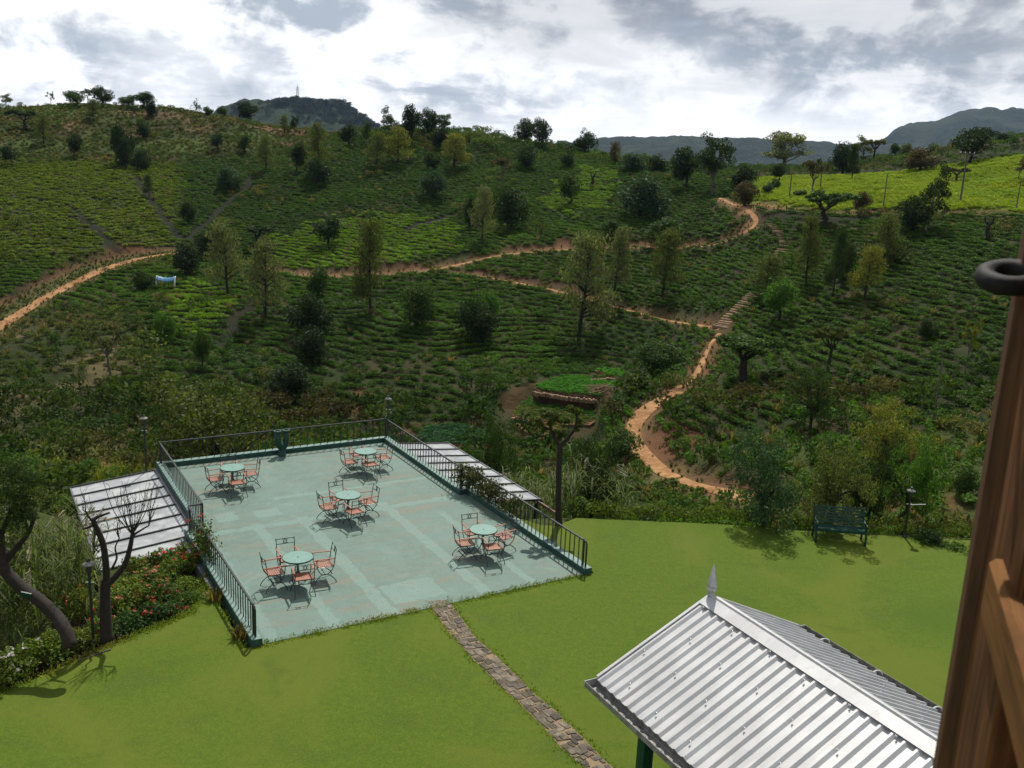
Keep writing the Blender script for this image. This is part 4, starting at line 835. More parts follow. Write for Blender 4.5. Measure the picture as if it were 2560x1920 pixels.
# ------------------------------------------------------------------ tables and chairs
M_tabletop = simple('table_green', (0.115, 0.225, 0.190, 1), 0.5, var=0.15, scale=8)
def arc(pts, n=4):
    """smooth polyline through points (Catmull-Rom)"""
    P = [np.asarray(p, float) for p in pts]; P = [2*P[0]-P[1]]+P+[2*P[-1]-P[-2]]; out = []
    for i in range(1, len(P)-2):
        for k in range(n):
            t = k/n; out.append(0.5*((2*P[i])+(-P[i-1]+P[i+1])*t+(2*P[i-1]-5*P[i]+4*P[i+1]-P[i+2])*t*t+(-P[i-1]+3*P[i]-3*P[i+1]+P[i+2])*t**3))
    out.append(P[-2]); return out
def make_table():
    t = empty('round_table'); top = MB().lathe([(0.022,0.735),(0.375,0.735),(0.382,0.728),(0.382,0.708),(0.365,0.705),(0.022,0.705)], 40).build('table_top', M_tabletop, t)
    MB().lathe([(0.384,0.700),(0.390,0.700),(0.390,0.732),(0.384,0.732)], 40).build('rim', M_greeniron, top)
    MB().lathe([(0.0,0.7355),(0.024,0.7355),(0.024,0.739),(0.0,0.739)], 12).build('socket', M_iron, top)
    MB().tube([(0,0,0.36),(0,0,0.705)], 0.022, 8).build('stem', M_iron, t)
    for k in range(3):
        a = k*2.094+0.4; c_, s_ = math.cos(a), math.sin(a)
        MB().tube([(c_*x_, s_*x_, z_) for x_, z_ in arcxz([(0.10,0.70),(0.03,0.56),(0.018,0.42),(0.05,0.26),(0.15,0.10),(0.24,0.0)])], 0.013, 6).build('leg', M_iron, t)
    MB().lathe([(0.055,0.30),(0.062,0.295),(0.062,0.31),(0.055,0.305)], 14).build('collar', M_iron, t); return t
def arcxz(p): return [(q[0], q[2]) for q in arc([(a_, 0, b_) for a_, b_ in p], 4)]
def make_chair():
    """facing +Y; wrought-iron armchair with a slatted seat"""
    t = empty('garden_chair'); W = 0.235
    for s_ in (-1, 1):
        x_ = s_*W
        MB().tube(arc([(x_*1.02,-0.30,0.90),(x_,-0.265,0.72),(x_,-0.235,0.50),(x_*0.98,-0.19,0.36),(x_*0.96,-0.09,0.25),(x_*0.95,0.0,0.225),(x_*0.96,0.09,0.25),(x_*0.98,0.17,0.36),(x_,0.20,0.48),(x_*1.04,0.21,0.645)], 4), 0.0115, 6).build('side_frame', M_iron, t)
        MB().tube(arc([(x_*1.08,-0.29,0.0),(x_*1.04,-0.24,0.10),(x_*0.98,-0.11,0.21),(x_*0.95,0.0,0.232),(x_*0.98,0.11,0.21),(x_*1.04,0.22,0.10),(x_*1.08,0.26,0.0)], 4), 0.0115, 6).build('leg_arch', M_iron, t)
        MB().bar((x_*1.03,-0.275,0.655), (x_*1.06,0.235,0.662), 0.045, 0.02).build('armrest', M_slat, t, bevel=0.005)
    MB().tube([(-W*0.95,0,0.228),(W*0.95,0,0.228)], 0.010, 6).build('stretcher', M_iron, t)
    for s_ in (-1, 1): MB().tube(arc([(s_*W*0.9,0.10,0.43),(s_*0.10,0.05,0.30),(0,0,0.232)], 3), 0.007, 5).build('seat_brace', M_iron, t)
    b = MB()
    for y_ in (-0.215, 0.19): b.tube([(-W,y_,0.432),(W,y_,0.432)], 0.009, 5)
    for s_ in (-1, 1): b.tube([(s_*W,-0.215,0.432),(s_*W,0.0,0.424),(s_*W,0.19,0.432)], 0.009, 5)
    b.build('seat_frame', M_iron, t)
    for k in range(8):
        y_ = -0.195+k*0.054; z_ = 0.447+0.016*((k-3.5)/3.5)**2-0.010
        MB().box((0, 0, 0), (W*2-0.02, 0.043, 0.016)).build('seat_slat', M_slat, t, loc=(0, y_, z_))
    f = lambda x_: -0.02*(1-(x_/W)**2)
    top = MB().tube([(x_, -0.296+f(x_), 0.875) for x_ in np.linspace(-W*1.02, W*1.02, 7)], 0.009, 6).build('back_rail', M_iron, t)
    MB().tube([(x_, -0.274+f(x_), 0.745) for x_ in np.linspace(-W*1.01, W*1.01, 7)], 0.009, 6).build('back_rail', M_iron, t)
    for s_ in (-1, 1):                                        # two crossed scrolls
        b = MB(); y1, y0 = -0.296-0.019, -0.274-0.019
        for q in (-1, 1): b.tube(arc([(s_*0.034+q*0.032,y1,0.872),(s_*0.034+q*0.004,(y0+y1)/2-0.003,0.825),(s_*0.034+q*0.004,(y0+y1)/2-0.003,0.795),(s_*0.034-q*0.032*(-1 if False else 1),y0,0.748)], 3), 0.0085, 5)
        b.build('scroll', M_iron, t)
    return t
TABLES = [((6.82,21.61),'round green table nearest the lawn with four slatted chairs','nearest the lawn'), ((9.56,25.35),'round green table in the middle of the terrace','in the middle of the terrace'), ((12.0,21.31),'round green table by the right-hand railing near the lawn','by the right-hand railing'), ((11.65,29.2),'round green table in the far right corner of the terrace','in the far right corner'), ((7.09,29.18),'round green table in the far left corner of the terrace','in the far left corner')]
tb0, ch0 = make_table(), make_chair(); first = True
for i, ((a_, b_), lab, where) in enumerate(TABLES):
    tb = tb0 if i == 0 else copy_tree(tb0); r = random.Random(40+i)
    tb.location = tuple(AB(a_, b_, 0.013)); tb.rotation_euler = (0, 0, YAW+r.uniform(-0.5, 0.5)); tag(tb, lab, 'table', 'tables on the terrace')
    for j, (da, db, side) in enumerate([(0,1,'far side'),(1,0,'right side'),(-1,0,'left side'),(0,-1,'near side')]):
        ch = ch0 if first else copy_tree(ch0); first = False
        dist = 0.60+r.uniform(-0.05, 0.06); off = r.uniform(-0.06, 0.06); pa, pb = a_+da*dist+db*off, b_+db*dist-da*off
        ch.location = tuple(AB(pa, pb, 0.013)); ch.rotation_euler = (0, 0, YAW+math.atan2(-db, -da)-math.pi/2+r.uniform(-0.16, 0.16))
        tag(ch, 'red-slatted iron chair, %s of the table %s' % (side, where), 'chair', 'slatted chairs round the terrace tables')

# ------------------------------------------------------------------ lamp posts
def lamp_post(loc, h, label, arm=False, bracket=0.0):
    t = empty('lamp_post', loc, 0.0, label, 'lamp post', 'garden lamp posts')
    MB().tube([(0,0,0),(0,0,h)], 0.032, 8).build('pole', M_iron, t); MB().lathe([(0.06,0),(0.06,0.03),(0.035,0.10)], 10).build('base', M_iron, t)
    MB().lathe([(0.030,h),(0.055,h+0.03),(0.06,h+0.05),(0.05,h+0.20),(0.03,h+0.22)], 12).build('lantern', M_iron, t)
    s_ = MB().lathe([(0.13,h+0.20),(0.125,h+0.215),(0.05,h+0.255),(0.04,h+0.27)], 18).build('shade', M_gutter, t, smooth=True); MB().lathe([(0.04,h+0.27),(0.035,h+0.33),(0.0,h+0.34)], 10).build('cap', M_iron, s_)
    MB().tube([(-0.09,0,h-0.22),(0.09,0,h-0.22)], 0.012, 6).build('crossbar', M_galv, t)
    if arm: MB().tube([(0,0,h-0.24),(0.45,-0.1,h-0.17)], 0.012, 6).build('side_arm', M_whitepaint, t)
    return t
lamp_post(gp(2261, 1343), 1.30, 'black lamp post in the hedge right of the green bench', True)
lamp_post(gp(234, 1606), 1.65, 'black lamp post in the flower bed left of the lawn')
pl = AB(LA-0.45, FB+0.1, -2.6); lamp_post(pl, 4.15, 'tall thin lamp post at the far left corner of the terrace')
pl = AB(RA+0.2, FB+0.25, -2.6); lamp_post(pl, 4.00, 'lamp post at the far right corner of the terrace')

# ------------------------------------------------------------------ bench
def bench():
    p0, p1 = gp(2042, 1352), gp(2158, 1362); c = (p0+p1)/2; d = p1-p0; rz = math.atan2(d[1], d[0])
    t = empty('garden_bench', (c[0], c[1]+0.15, 0.0), rz, 'dark green slatted bench facing the lawn in front of the hedge', 'bench'); W = 0.72
    for s_ in (-1, 1):
        x_ = s_*W
        e = MB(); e.tube(arc([(x_,-0.25,0),(x_,-0.24,0.25),(x_,-0.20,0.40)], 3), 0.035, 8); e.tube(arc([(x_,0.27,0),(x_,0.22,0.22),(x_,0.20,0.42),(x_,0.30,0.70),(x_,0.38,0.98)], 3), 0.032, 8); e.tube(arc([(x_,0.30,0.74),(x_,0.20,0.68),(x_,0.02,0.60),(x_,-0.18,0.62),(x_,-0.27,0.58),(x_,-0.25,0.52)], 3), 0.026, 8)
        e.tube([(x_,-0.22,0.38),(x_,0.20,0.40)], 0.03, 8); e.tube(arc([(x_,-0.24,0.24),(x_,-0.05,0.32),(x_,0.22,0.22)], 3), 0.018, 6); e.tube([(x_,-0.19,0.40),(x_,-0.20,0.60)], 0.022, 6); e.build('end_frame', M_greeniron, t, smooth=True)
    for k in range(6): MB().box((0,0,0), (2*W+0.06, 0.062, 0.022)).build('seat_slat', M_greeniron, t, bevel=0.004, loc=(0, -0.21+k*0.078, 0.425-0.008*math.sin(k/5*math.pi)))
    for k in range(6): MB().box((0,0,0), (2*W+0.06, 0.022, 0.058)).build('back_slat', M_greeniron, t, bevel=0.004, loc=(0, 0.215+k*0.032, 0.52+k*0.082), rot=(-0.36, 0, 0))
    MB().box((0,0,0), (2*W, 0.03, 0.05)).build('front_rail', M_greeniron, t, loc=(0, -0.245, 0.385))
bench()
# ------------------------------------------------------------------ porch roof of the building
TH = rad(-28.5); ER = np.array([math.sin(TH), math.cos(TH), 0]); ES = np.array([math.cos(TH), -math.sin(TH), 0])
SC_ = 1.5385; ZE = CAM_H-5.2*SC_; ZRD = CAM_H-4.5*SC_; HWD = 1.505*SC_-0.16; ZE = ZE+0.075
pr = gp(1776, 1492, ZRD); PLEN = 10.6
porch = empty('porch', (pr[0], pr[1], 0), math.atan2(ES[1], ES[0]), 'open porch with a white ribbed metal gable roof and spiked finial', 'porch')   # local x across, y outwards (ridge runs to -y)
M_sheet = mat_roofsheet()
PIT = 0.195; SL = math.hypot(HWD, ZRD-ZE); ANG = math.atan2(ZRD-ZE, HWD); HR = 0.038
def sheet_mesh(n):
    prof = []
    for k in range(n):
        y0 = -k*PIT; prof += [(y0, 0), (y0-0.080, 0), (y0-0.125, HR), (y0-0.160, HR), (y0-0.180, 0)]
    prof.append((-n*PIT, 0)); V = []; F_ = []
    for (y_, h_) in prof: V += [(0.03, y_, h_), (SL+0.02, y_, h_), (SL+0.02, y_, h_-0.004), (0.03, y_, h_-0.004)]
    for i in range(len(prof)-1):
        a = i*4; b = a+4; F_ += [(a, b, b+1, a+1), (a+1, b+1, b+2, a+2), (a+2, b+2, b+3, a+3), (a+3, b+3, b, a)]
    me = bpy.data.meshes.new('roof_sheet'); me.from_pydata(V, [], F_); me.update(); me.materials.append(M_sheet); return me
sm = sheet_mesh(5); nsh = int(PLEN/(5*PIT)); scr = MB().lathe([(0.018,0),(0.018,0.006),(0.008,0.010),(0.006,0.03),(0,0.03)], 8).mesh('screw'); scr.materials.append(M_galv)
for side in (-1, 1):
    for k in range(nsh):
        # sheet local x runs down the slope
        o = link('roof_sheet', sm, None, porch); y_ = -k*5*PIT if side > 0 else -(k)*5*PIT
        Rm = Matrix.Rotation(0 if side > 0 else math.pi, 4, 'Z')
        ex_ = Vector((side*math.cos(ANG), 0, -math.sin(ANG))); nz = Vector((side*math.sin(ANG), 0, math.cos(ANG))); ey = nz.cross(ex_)
        mt = Matrix.Identity(4)
        for i in range(3): mt[i][0] = ex_[i]; mt[i][1] = ey[i]; mt[i][2] = nz[i]
        mt.translation = Vector((0, y_ if side > 0 else y_-5*PIT, ZRD-0.02)) if ey.y > 0 or side > 0 else Vector((0, y_-5*PIT, ZRD-0.02))
        if ey.y < 0: mt.translation = Vector((0, y_-5*PIT, ZRD-0.02))
        else: mt.translation = Vector((0, y_, ZRD-0.02))
        o.matrix_local = mt
    for rrow, f_ in enumerate((0.12, 0.38, 0.64, 0.90)):
        for k in range(12):
            yy_ = -(0.125+ (k*4+(rrow % 2)*2)*PIT); 
            if yy_ < -PLEN+0.3: continue
            r = random.Random(rrow*50+k+side); dd = SL*f_+r.uniform(-0.05, 0.05)
            link('screw', scr, None, porch, loc=(side*(dd*math.cos(ANG)+HR*math.sin(ANG)), yy_, ZRD-0.02-dd*math.sin(ANG)+HR*math.cos(ANG)+0.002), rot=(0, side*ANG, 0))
# ridge cap
CW = 0.25; c = MB(); V = []
for y_ in (0.03, -PLEN): V += [(-CW*math.cos(ANG), y_, ZRD-CW*math.sin(ANG)+HR+0.006), (-0.035, y_, ZRD+HR-0.005), (-0.02, y_, ZRD+HR+0.028), (0.02, y_, ZRD+HR+0.028), (0.035, y_, ZRD+HR-0.005), (CW*math.cos(ANG), y_, ZRD-CW*math.sin(ANG)+HR+0.006)]
c.add(V, [(i, i+6, i+7, i+1) for i in range(5)]); o = c.build('ridge_cap', M_sheet, porch); sol = o.modifiers.new('thick', 'SOLIDIFY'); sol.thickness = 0.004
# verge trims along the gable slopes
for s_ in (-1, 1): MB().bar((0, 0.015, ZRD+0.012), (s_*HWD, 0.015, ZE+0.012), 0.05, 0.055).build('verge_trim', M_sheet, porch); MB().bar((0, -0.02, ZRD-0.12), (s_*HWD*0.98, -0.02, ZE-0.10), 0.03, 0.14).build('bargeboard', M_greeniron, porch)
# gutters: open channels with rivets of leaf dirt, straps and brackets
def gutter(s_):
    x0 = s_*(HWD+0.0); g = MB(); pf = [(-0.02,0.02),(-0.02,-0.085),(0.005,-0.105),(0.185,-0.105),(0.21,-0.08),(0.21,0.015),(0.203,0.015),(0.203,-0.078),(0.182,-0.097),(0.008,-0.097),(-0.013,-0.08),(-0.013,0.02)]; V = []
    for y_ in (0.06, -PLEN): V += [(x0+s_*p, y_, ZE-0.045+q) for p, q in pf]
    n = len(pf); g.add(V, [(i, (i+1) % n, n+(i+1) % n, n+i) for i in range(n)]); o = g.build('gutter', M_gutter, porch)
    MB().box((x0+s_*0.095, 0.062, ZE-0.085), (0.23, 0.006, 0.12)).build('stop_end', M_galv, o)
    for k in range(9 if s_ > 0 else 0):
        y_ = -0.6-k*1.15; MB().tube(arc([(x0-s_*0.10,y_,ZE+0.07),(x0+s_*0.0,y_,ZE+0.075),(x0+s_*0.10,y_,ZE+0.03),(x0+s_*0.14,y_,ZE-0.04)], 3), 0.010, 5).build('strap', M_whitepaint, o)
    for k in range(24): MB().lathe([(0.016,0),(0.014,0.012),(0,0.016)], 7, (x0+s_*0.10, -0.25-k*0.195, ZE-0.142)).build('rivet', M_gutter, o)
    for k in range(4): MB().bar((x0-s_*0.02, -0.42-k*2.6, ZE-0.30), (x0-s_*0.02, -0.42-k*2.6, ZE-0.10), 0.06, 0.09, (0,1,0)).build('bracket', M_gutter, o)
gutter(-1); gutter(1)
# posts and beams
for s_ in (-1, 1):
    MB().bar((s_*(HWD-0.25), -0.1, ZE-0.06), (s_*(HWD-0.25), -PLEN, ZE-0.06), 0.10, 0.16).build('eave_beam', M_greeniron, porch)
    for k in range(4):
        MB().box((s_*(HWD-0.25), -1.02-k*3.1, (ZE-0.12)/2), (0.19, 0.19, ZE-0.12)).build('post', M_greeniron, porch, bevel=0.012)
for k in range(6): MB().bar((-HWD+0.2, -0.3-k*2.0, ZE-0.02), (HWD-0.2, -0.3-k*2.0, ZE-0.02), 0.06, 0.12).build('tie_beam', M_greeniron, porch)
# finial
fin = MB().lathe([(0.055,0),(0.055,0.05),(0.04,0.06),(0.035,0.09),(0.075,0.10),(0.085,0.13),(0.075,0.16),(0.055,0.17),(0.085,0.185),(0.075,0.26),(0.05,0.38),(0.022,0.52),(0.0,0.585)], 18).build('finial', M_galv, porch, smooth=True, loc=(0, -0.01, ZRD+HR-0.02))
MB().lathe([(0.02,0),(0.02,0.03),(0,0.035)], 8).build('finial_bolt', M_galv, fin, loc=(-0.06, 0.0, 0.03))

# ------------------------------------------------------------------ building wall below the window, casement leaf
wc = ER*(-0.75); wl = tag(MB().box((0, 0, 4.75), (9.0, 0.3, 9.5)).build('building_wall', M_plaster, loc=(wc[0], wc[1], 0), rot=(0, 0, math.atan2(ES[1], ES[0]))), 'cream outside wall of the building below the open window', 'wall', kind='structure')
LD = np.array([math.sin(rad(20)), math.cos(rad(20)), 0]); LN = np.array([LD[1], -LD[0], 0])       # along the leaf outwards; away from the viewer
d_ = ray(2411, 1418); TS = 0.80; S0 = CAM + d_*(TS/math.hypot(d_[0], d_[1])); S0[2] = 0
yawL = math.atan2(LD[1], LD[0])-math.pi/2                                                          # local y = along the leaf, x = away from the viewer
leaf = empty('window_casement', (S0[0], S0[1], 9.5), yawL, 'open wooden window casement at the right edge with an iron ring', 'window')
Z0L, Z1L = 0.02, 2.35
def yz_at(u, v):                                                # pixel to the leaf's face plane (local y, z)
    d = ray(u, v); n = np.array([LN[0], LN[1], 0]); t = ((S0-CAM)@n)/(d@n); P = CAM+d*t; return (P-np.array([S0[0], S0[1], 9.5]))@np.array([LD[0], LD[1], 0]), P[2]-9.5
MB().box((0.022, -0.019, (Z0L+Z1L)/2), (0.044, 0.038, Z1L-Z0L)).build('edge_strip', M_casepale, leaf, bevel=0.008)
MB().box((0.030, -0.106, (Z0L+Z1L)/2), (0.044, 0.135, Z1L-Z0L)).build('stile', M_casement, leaf, bevel=0.003)
ra = yz_at(2473, 1388); rb = yz_at(2447, 1539); zt, zb = ra[1], rb[1]
CASE_DBG = (ra, rb, S0)
MB().box((0.024, ra[0]-0.36, (zt+zb)/2), (0.048, 0.72, zt-zb)).build('cross_rail', M_rail, leaf, bevel=0.004)
MB().box((0.022, -0.88, (Z0L+Z1L)/2), (0.044, 0.06, Z1L-Z0L)).build('hinge_stile', M_casement, leaf, bevel=0.003)
for z_, h_ in ((Z0L+0.04, 0.08), (Z1L-0.04, 0.08)): MB().box((0.022, -0.52, z_), (0.042, 0.70, h_)).build('rail', M_casement, leaf)
M_glass = mat_glass()
for za, zb_ in ((Z0L+0.08, zb), (zt, Z1L-0.08)): MB().box((0.034, -0.52, (za+zb_)/2), (0.004, 0.70, zb_-za)).build('pane', M_glass, leaf)
# iron ring on the stile
rq = at(2528, 693, 0.76)-np.array([S0[0], S0[1], 9.5]); rq = (float(rq@np.array([LN[0], LN[1], 0])), float(rq@np.array([LD[0], LD[1], 0])), float(rq[2]))
V = []; ring = [(0.017*math.cos(t), 0.018*math.sin(t), 0.003*math.sin(t+0.5)) for t in np.linspace(0, 2*math.pi, 25)]
rg = MB().tube(ring, 0.0075, 8, cap=False).build('ring_stay', M_blackmatt, leaf, smooth=True, loc=rq, rot=(rad(6), rad(2), 0))
print('CASE', CASE_DBG, rq)
MB().tube([(0.03,0,0),(0.05,0,0)], 0.012, 8).build('ring_lug', M_blackmatt, rg)

# ------------------------------------------------------------------ stone path across the lawn, stone by stone
path = empty('stone_path', (0, 0, 0), 0, 'crazy-paved stone path from the terrace across the lawn', 'path')
c0 = np.array([-1.58, 21.48]); c1 = np.array([2.0, 14.6]); ctr = smooth(densify(np.array([gp(*q) for q in [(1094,1502),(1159,1592),(1230,1662),(1299,1730),(1366,1789),(1441,1868),(1492,1915),(1560,1985),(1640,2070)]]), 0.1), 10)[:, :2]
bed_V = []; rp = random.Random(3); half = 0.245
seg = 0; cur = 0.0; dirs = np.gradient(ctr, axis=0); dirs /= np.linalg.norm(dirs, axis=1)[:, None]; nrm_ = np.stack([-dirs[:, 1], dirs[:, 0]], 1); acc = np.concatenate([[0], np.cumsum(np.linalg.norm(np.diff(ctr, axis=0), axis=1))])
def pp(s, t):                                                   # along, across
    x_ = np.interp(s, acc, ctr[:, 0]); y_ = np.interp(s, acc, ctr[:, 1]); n_ = np.array([np.interp(s, acc, nrm_[:, 0]), np.interp(s, acc, nrm_[:, 1])]); return np.array([x_, y_])+n_*t
W_ = lambda s: half*(1+0.05*math.sin(s*2.3)+0.05*math.sin(s*5.1)+0.04*math.sin(s*13))
bedp = [pp(s, W_(s)*1.03) for s in np.arange(0, acc[-1], 0.15)] + [pp(s, -W_(s)*1.03) for s in np.arange(0, acc[-1], 0.15)[::-1]]
M_joint = simple('joint_sand', (0.20, 0.145, 0.085, 1), 0.95, var=0.3, scale=20)
ns_ = len(bedp)//2; bv = [(p[0], p[1], 0.006) for p in bedp]
bme = bpy.data.meshes.new('joint_bed'); bme.from_pydata(bv, [], [(i, i+1, 2*ns_-2-i, 2*ns_-1-i) for i in range(ns_-1)]); bme.update(); link('joint_bed', bme, M_joint, path)
s = 0.02
while s < acc[-1]-0.3:
    ln = rp.uniform(0.10, 0.25); n = rp.choice([2, 3, 3, 4]); cuts = [-1]+sorted(max(-0.8, min(0.8, -1+2*(k+1)/n+rp.uniform(-0.22, 0.22))) for k in range(n-1))+[1]
    sk = rp.uniform(-0.06, 0.06)
    for a, b in zip(cuts[:-1], cuts[1:]):
        if b-a < 0.22 or rp.random() < 0.035: continue
        w = W_(s); g = 0.010; poly = []
        js = rp.uniform(-0.05, 0.05); s0, s1 = s+js+g, s+ln+js*0.4-g
        if (b-a) > 0.5 and rp.random() < 0.35: s1 += 0.05
        ta, tb_ = a*w+g, b*w-g; pts = [(s0+sk*a, ta), (s0+sk*(a+b)/2-rp.uniform(-0.01, 0.02), (ta+tb_)/2), (s0+sk*b, tb_), ((s0+s1)/2, tb_+rp.uniform(-0.015, 0.012)), (s1+sk*b, tb_-rp.uniform(0, 0.02)), (s1+sk*(a+b)/2+rp.uniform(-0.015, 0.01), (ta+tb_)/2), (s1+sk*a, ta+rp.uniform(0, 0.02)), ((s0+s1)/2, ta-rp.uniform(-0.012, 0.015))]
        P = [pp(*q) for q in pts]; cc = np.mean(P, 0); h = 0.016+rp.uniform(0, 0.014); top = [(p[0]-cc[0], p[1]-cc[1]) for p in P]
        V = [(x_, y_, -0.02) for x_, y_ in top]+[(x_, y_, h-0.008) for x_, y_ in top]+[(x_*0.9, y_*0.9, h+rp.uniform(-0.002, 0.002)) for x_, y_ in top]; n8 = 8
        F_ = [tuple(range(16, 24))]+[(i, (i+1) % 8, 8+(i+1) % 8, 8+i) for i in range(8)]+[(8+i, 8+(i+1) % 8, 16+(i+1) % 8, 16+i) for i in range(8)]
        m_ = MB().add(V, F_).build('paving_stone', M_stone, path, loc=(cc[0], cc[1], 0))
    s += ln
# ------------------------------------------------------------------ trees: a few shapes of each kind in a unit box (height 1, width 1), then placed one by one
def limb(b, p0, p1, r0, r1, rng, n=4, sag=0.03):
    P = [np.asarray(p0)+(np.asarray(p1)-np.asarray(p0))*k/n for k in range(n+1)]
    for k in range(1, n): P[k] = P[k]+rng.standard_normal(3)*sag*np.array([1, 1, 0.5])
    b.tube(P, [r0+(r1-r0)*k/n for k in range(n+1)], 6, cap=False)
def tree_shape(kind, seed, nleaf=2000, leaf=0.045, hi=False):
    r = np.random.default_rng(seed); b = MB(); cl = []      # clumps: centre, radii, weight
    lw, up = 0.55, 0.25
    if kind == 'round':
        ctr = np.array([r.uniform(-.04, .04), r.uniform(-.04, .04), 0.57]); 
        for k in range(22):
            d = ball(1, r, 0.55)[0]; d[2] = abs(d[2]) if r.random() < 0.25 else d[2]; c = ctr+d*np.array([0.34, 0.34, 0.30])*r.uniform(0.8, 1.12); q = r.uniform(0.15, 0.24); cl.append((c, (q, q, q*0.8), 1))
        limb(b, (0, 0, -0.04), ctr-(0, 0, 0.18), 0.040, 0.030, r); [limb(b, ctr-(0, 0, 0.2), cl[k][0], 0.022, 0.006, r) for k in range(0, 22, 3)]
    elif kind == 'slender':
        for z_ in np.linspace(0.24, 0.97, 24):
            R_ = 0.54*(1-(z_-0.2)/0.92)**0.6*r.uniform(0.55, 1.1)
            for k in range(2): a = r.uniform(0, 6.28); c = np.array([math.cos(a)*R_*r.uniform(0.5, 1), math.sin(a)*R_*r.uniform(0.5, 1), z_+r.uniform(-.02, .04)]); q = r.uniform(0.14, 0.25); cl.append((c, (q, q, q*0.36), 1))
        limb(b, (0, 0, -0.04), (r.uniform(-.03, .03), 0, 0.95), 0.040, 0.008, r, 6, 0.012); [limb(b, (0, 0, max(0.2, c[0][2]-0.10)), c[0], 0.012, 0.004, r, 2, 0.01) for c in cl[::2]]; lw, up = 0.32, 0.1
    elif kind == 'bushy':
        for k in range(26):
            d = ball(1, r, 0.5)[0]; c = np.array([0, 0, 0.48])+d*np.array([0.36, 0.36, 0.38]); c[2] = max(c[2], 0.10); q = r.uniform(0.15, 0.23); cl.append((c, (q, q, q), 1))
        limb(b, (0, 0, -0.04), (0, 0, 0.5), 0.045, 0.02, r); [limb(b, (0, 0, 0.2), cl[k][0], 0.02, 0.006, r) for k in range(0, 26, 5)]; up = 0.15
    elif kind == 'dome':
        for k in range(30):
            a = r.uniform(0, 6.28); e = math.asin(r.uniform(0, 1)); c = np.array([math.cos(a)*math.cos(e)*0.38, math.sin(a)*math.cos(e)*0.38, 0.08+math.sin(e)*0.72]); cl.append((c, (0.15, 0.15, 0.19), 1))
        limb(b, (0, 0, -0.04), (0, 0, 0.5), 0.04, 0.02, r); up = 0.5
    elif kind == 'tall':
        tops = [];
        limb(b, (0, 0, -0.04), (0.02, 0, 0.45), 0.030, 0.022, r, 5, 0.015)
        for k in range(10):
            a = k*0.9+r.uniform(-.3, .3); R_ = r.uniform(0.12, 0.38); t_ = np.array([math.cos(a)*R_, math.sin(a)*R_, r.uniform(0.42, 0.93)]); limb(b, (0.02, 0, r.uniform(0.26, 0.45)), t_, 0.014, 0.005, r, 4, 0.02); tops.append(t_)
        for t_ in tops:
            for j in range(4): c = t_+r.standard_normal(3)*np.array([0.09, 0.09, 0.055]); q = r.uniform(0.10, 0.16); cl.append((c, (q, q, q*0.6), 1))
        lw, up = 0.4, -0.05
    elif kind == 'umbrella':
        limb(b, (0, 0, -0.04), (0.03, 0, 0.45), 0.055, 0.040, r, 4, 0.03)
        for k in range(8):
            a = k*0.785+r.uniform(-.3, .3); R_ = r.uniform(0.18, 0.42); t_ = np.array([math.cos(a)*R_, math.sin(a)*R_, 0.88-R_*0.45+r.uniform(-.05, .05)]); limb(b, (0.03, 0, 0.42), t_, 0.026, 0.007, r, 4, 0.025)
            for j in range(3): c = t_+r.standard_normal(3)*np.array([0.08, 0.08, 0.03]); cl.append((c, (0.11, 0.11, 0.06), 1))
        up = 0.4
    elif kind == 'sparse':
        limb(b, (0, 0, -0.04), (0.05*r.uniform(-1, 1), 0, 0.5), 0.026, 0.018, r, 5, 0.02)
        for k in range(9):
            a = r.uniform(0, 6.28); R_ = r.uniform(0.1, 0.42); t_ = np.array([math.cos(a)*R_, math.sin(a)*R_, r.uniform(0.55, 0.97)]); limb(b, (0.0, 0, r.uniform(0.3, 0.55)), t_, 0.012, 0.004, r, 4, 0.03)
            for j in range(2): c = t_+r.standard_normal(3)*0.06; cl.append((c, (0.09, 0.09, 0.07), 0.5))
        up = 0.2
    elif kind == 'pollard':
        limb(b, (0, 0, -0.04), (0.06, 0, 0.62), 0.16, 0.11, r, 5, 0.03); limb(b, (0.06, 0, 0.6), (0.38, 0, 0.96), 0.09, 0.05, r); limb(b, (0.06, 0, 0.58), (-0.36, 0.05, 0.86), 0.08, 0.05, r); limb(b, (-0.36, 0.05, 0.86), (-0.34, 0, 1.0), 0.05, 0.03, r)
        for c in ((0.38, 0, 0.97), (-0.34, 0, 0.99)): cl.append((np.array(c), (0.10, 0.1, 0.05), 0.3))
    if hi:                                                     # near trees: more and smaller sprays with gaps between
        c2 = []
        for (c, q, wt) in cl:
            for k in range(3): c2.append((c+r.standard_normal(3)*np.array(q)*0.75*np.array([1, 1, 1.1]), tuple(np.array(q)*r.uniform(0.40, 0.70)), wt))
        cl = c2
    w = np.array([c[2]*np.prod(c[1])**(2/3) for c in cl]); cnt = np.maximum(3, (w/w.sum()*nleaf*(0.12 if kind == 'pollard' else 0.45 if kind == 'sparse' else 1)).astype(int)); P = []; N = []
    for (c, q, _), n_ in zip(cl, cnt): d = ball(n_, r, 0.45); P.append(c+d*np.array(q)); N.append(d)
    V, F_ = leaf_cards(np.concatenate(P), leaf, leaf*lw, up, r, np.concatenate(N)*0.6+np.array([0, 0, 0.3]))
    tm = b.mesh('trunk'); cm = mesh_np('crown', V, F_); cm.materials.append(M_leaf); return tm, cm
SHAPES = {}
def shapes(kind, hi=False):
    key = (kind, hi)
    if key not in SHAPES:
        n = {'slender': 4400, 'tall': 3400, 'bushy': 4200, 'dome': 3600, 'pollard': 200, 'sparse': 2200}.get(kind, 3800)
        SHAPES[key] = [tree_shape(kind, 300+hash_(kind)*10+k, int(n*2.5) if hi else n, 0.030 if hi else (0.060 if kind == 'dome' else 0.054), hi) for k in range(4)]
    return SHAPES[key]
def hash_(s): return sum(ord(c)*(i+1) for i, c in enumerate(s)) % 97
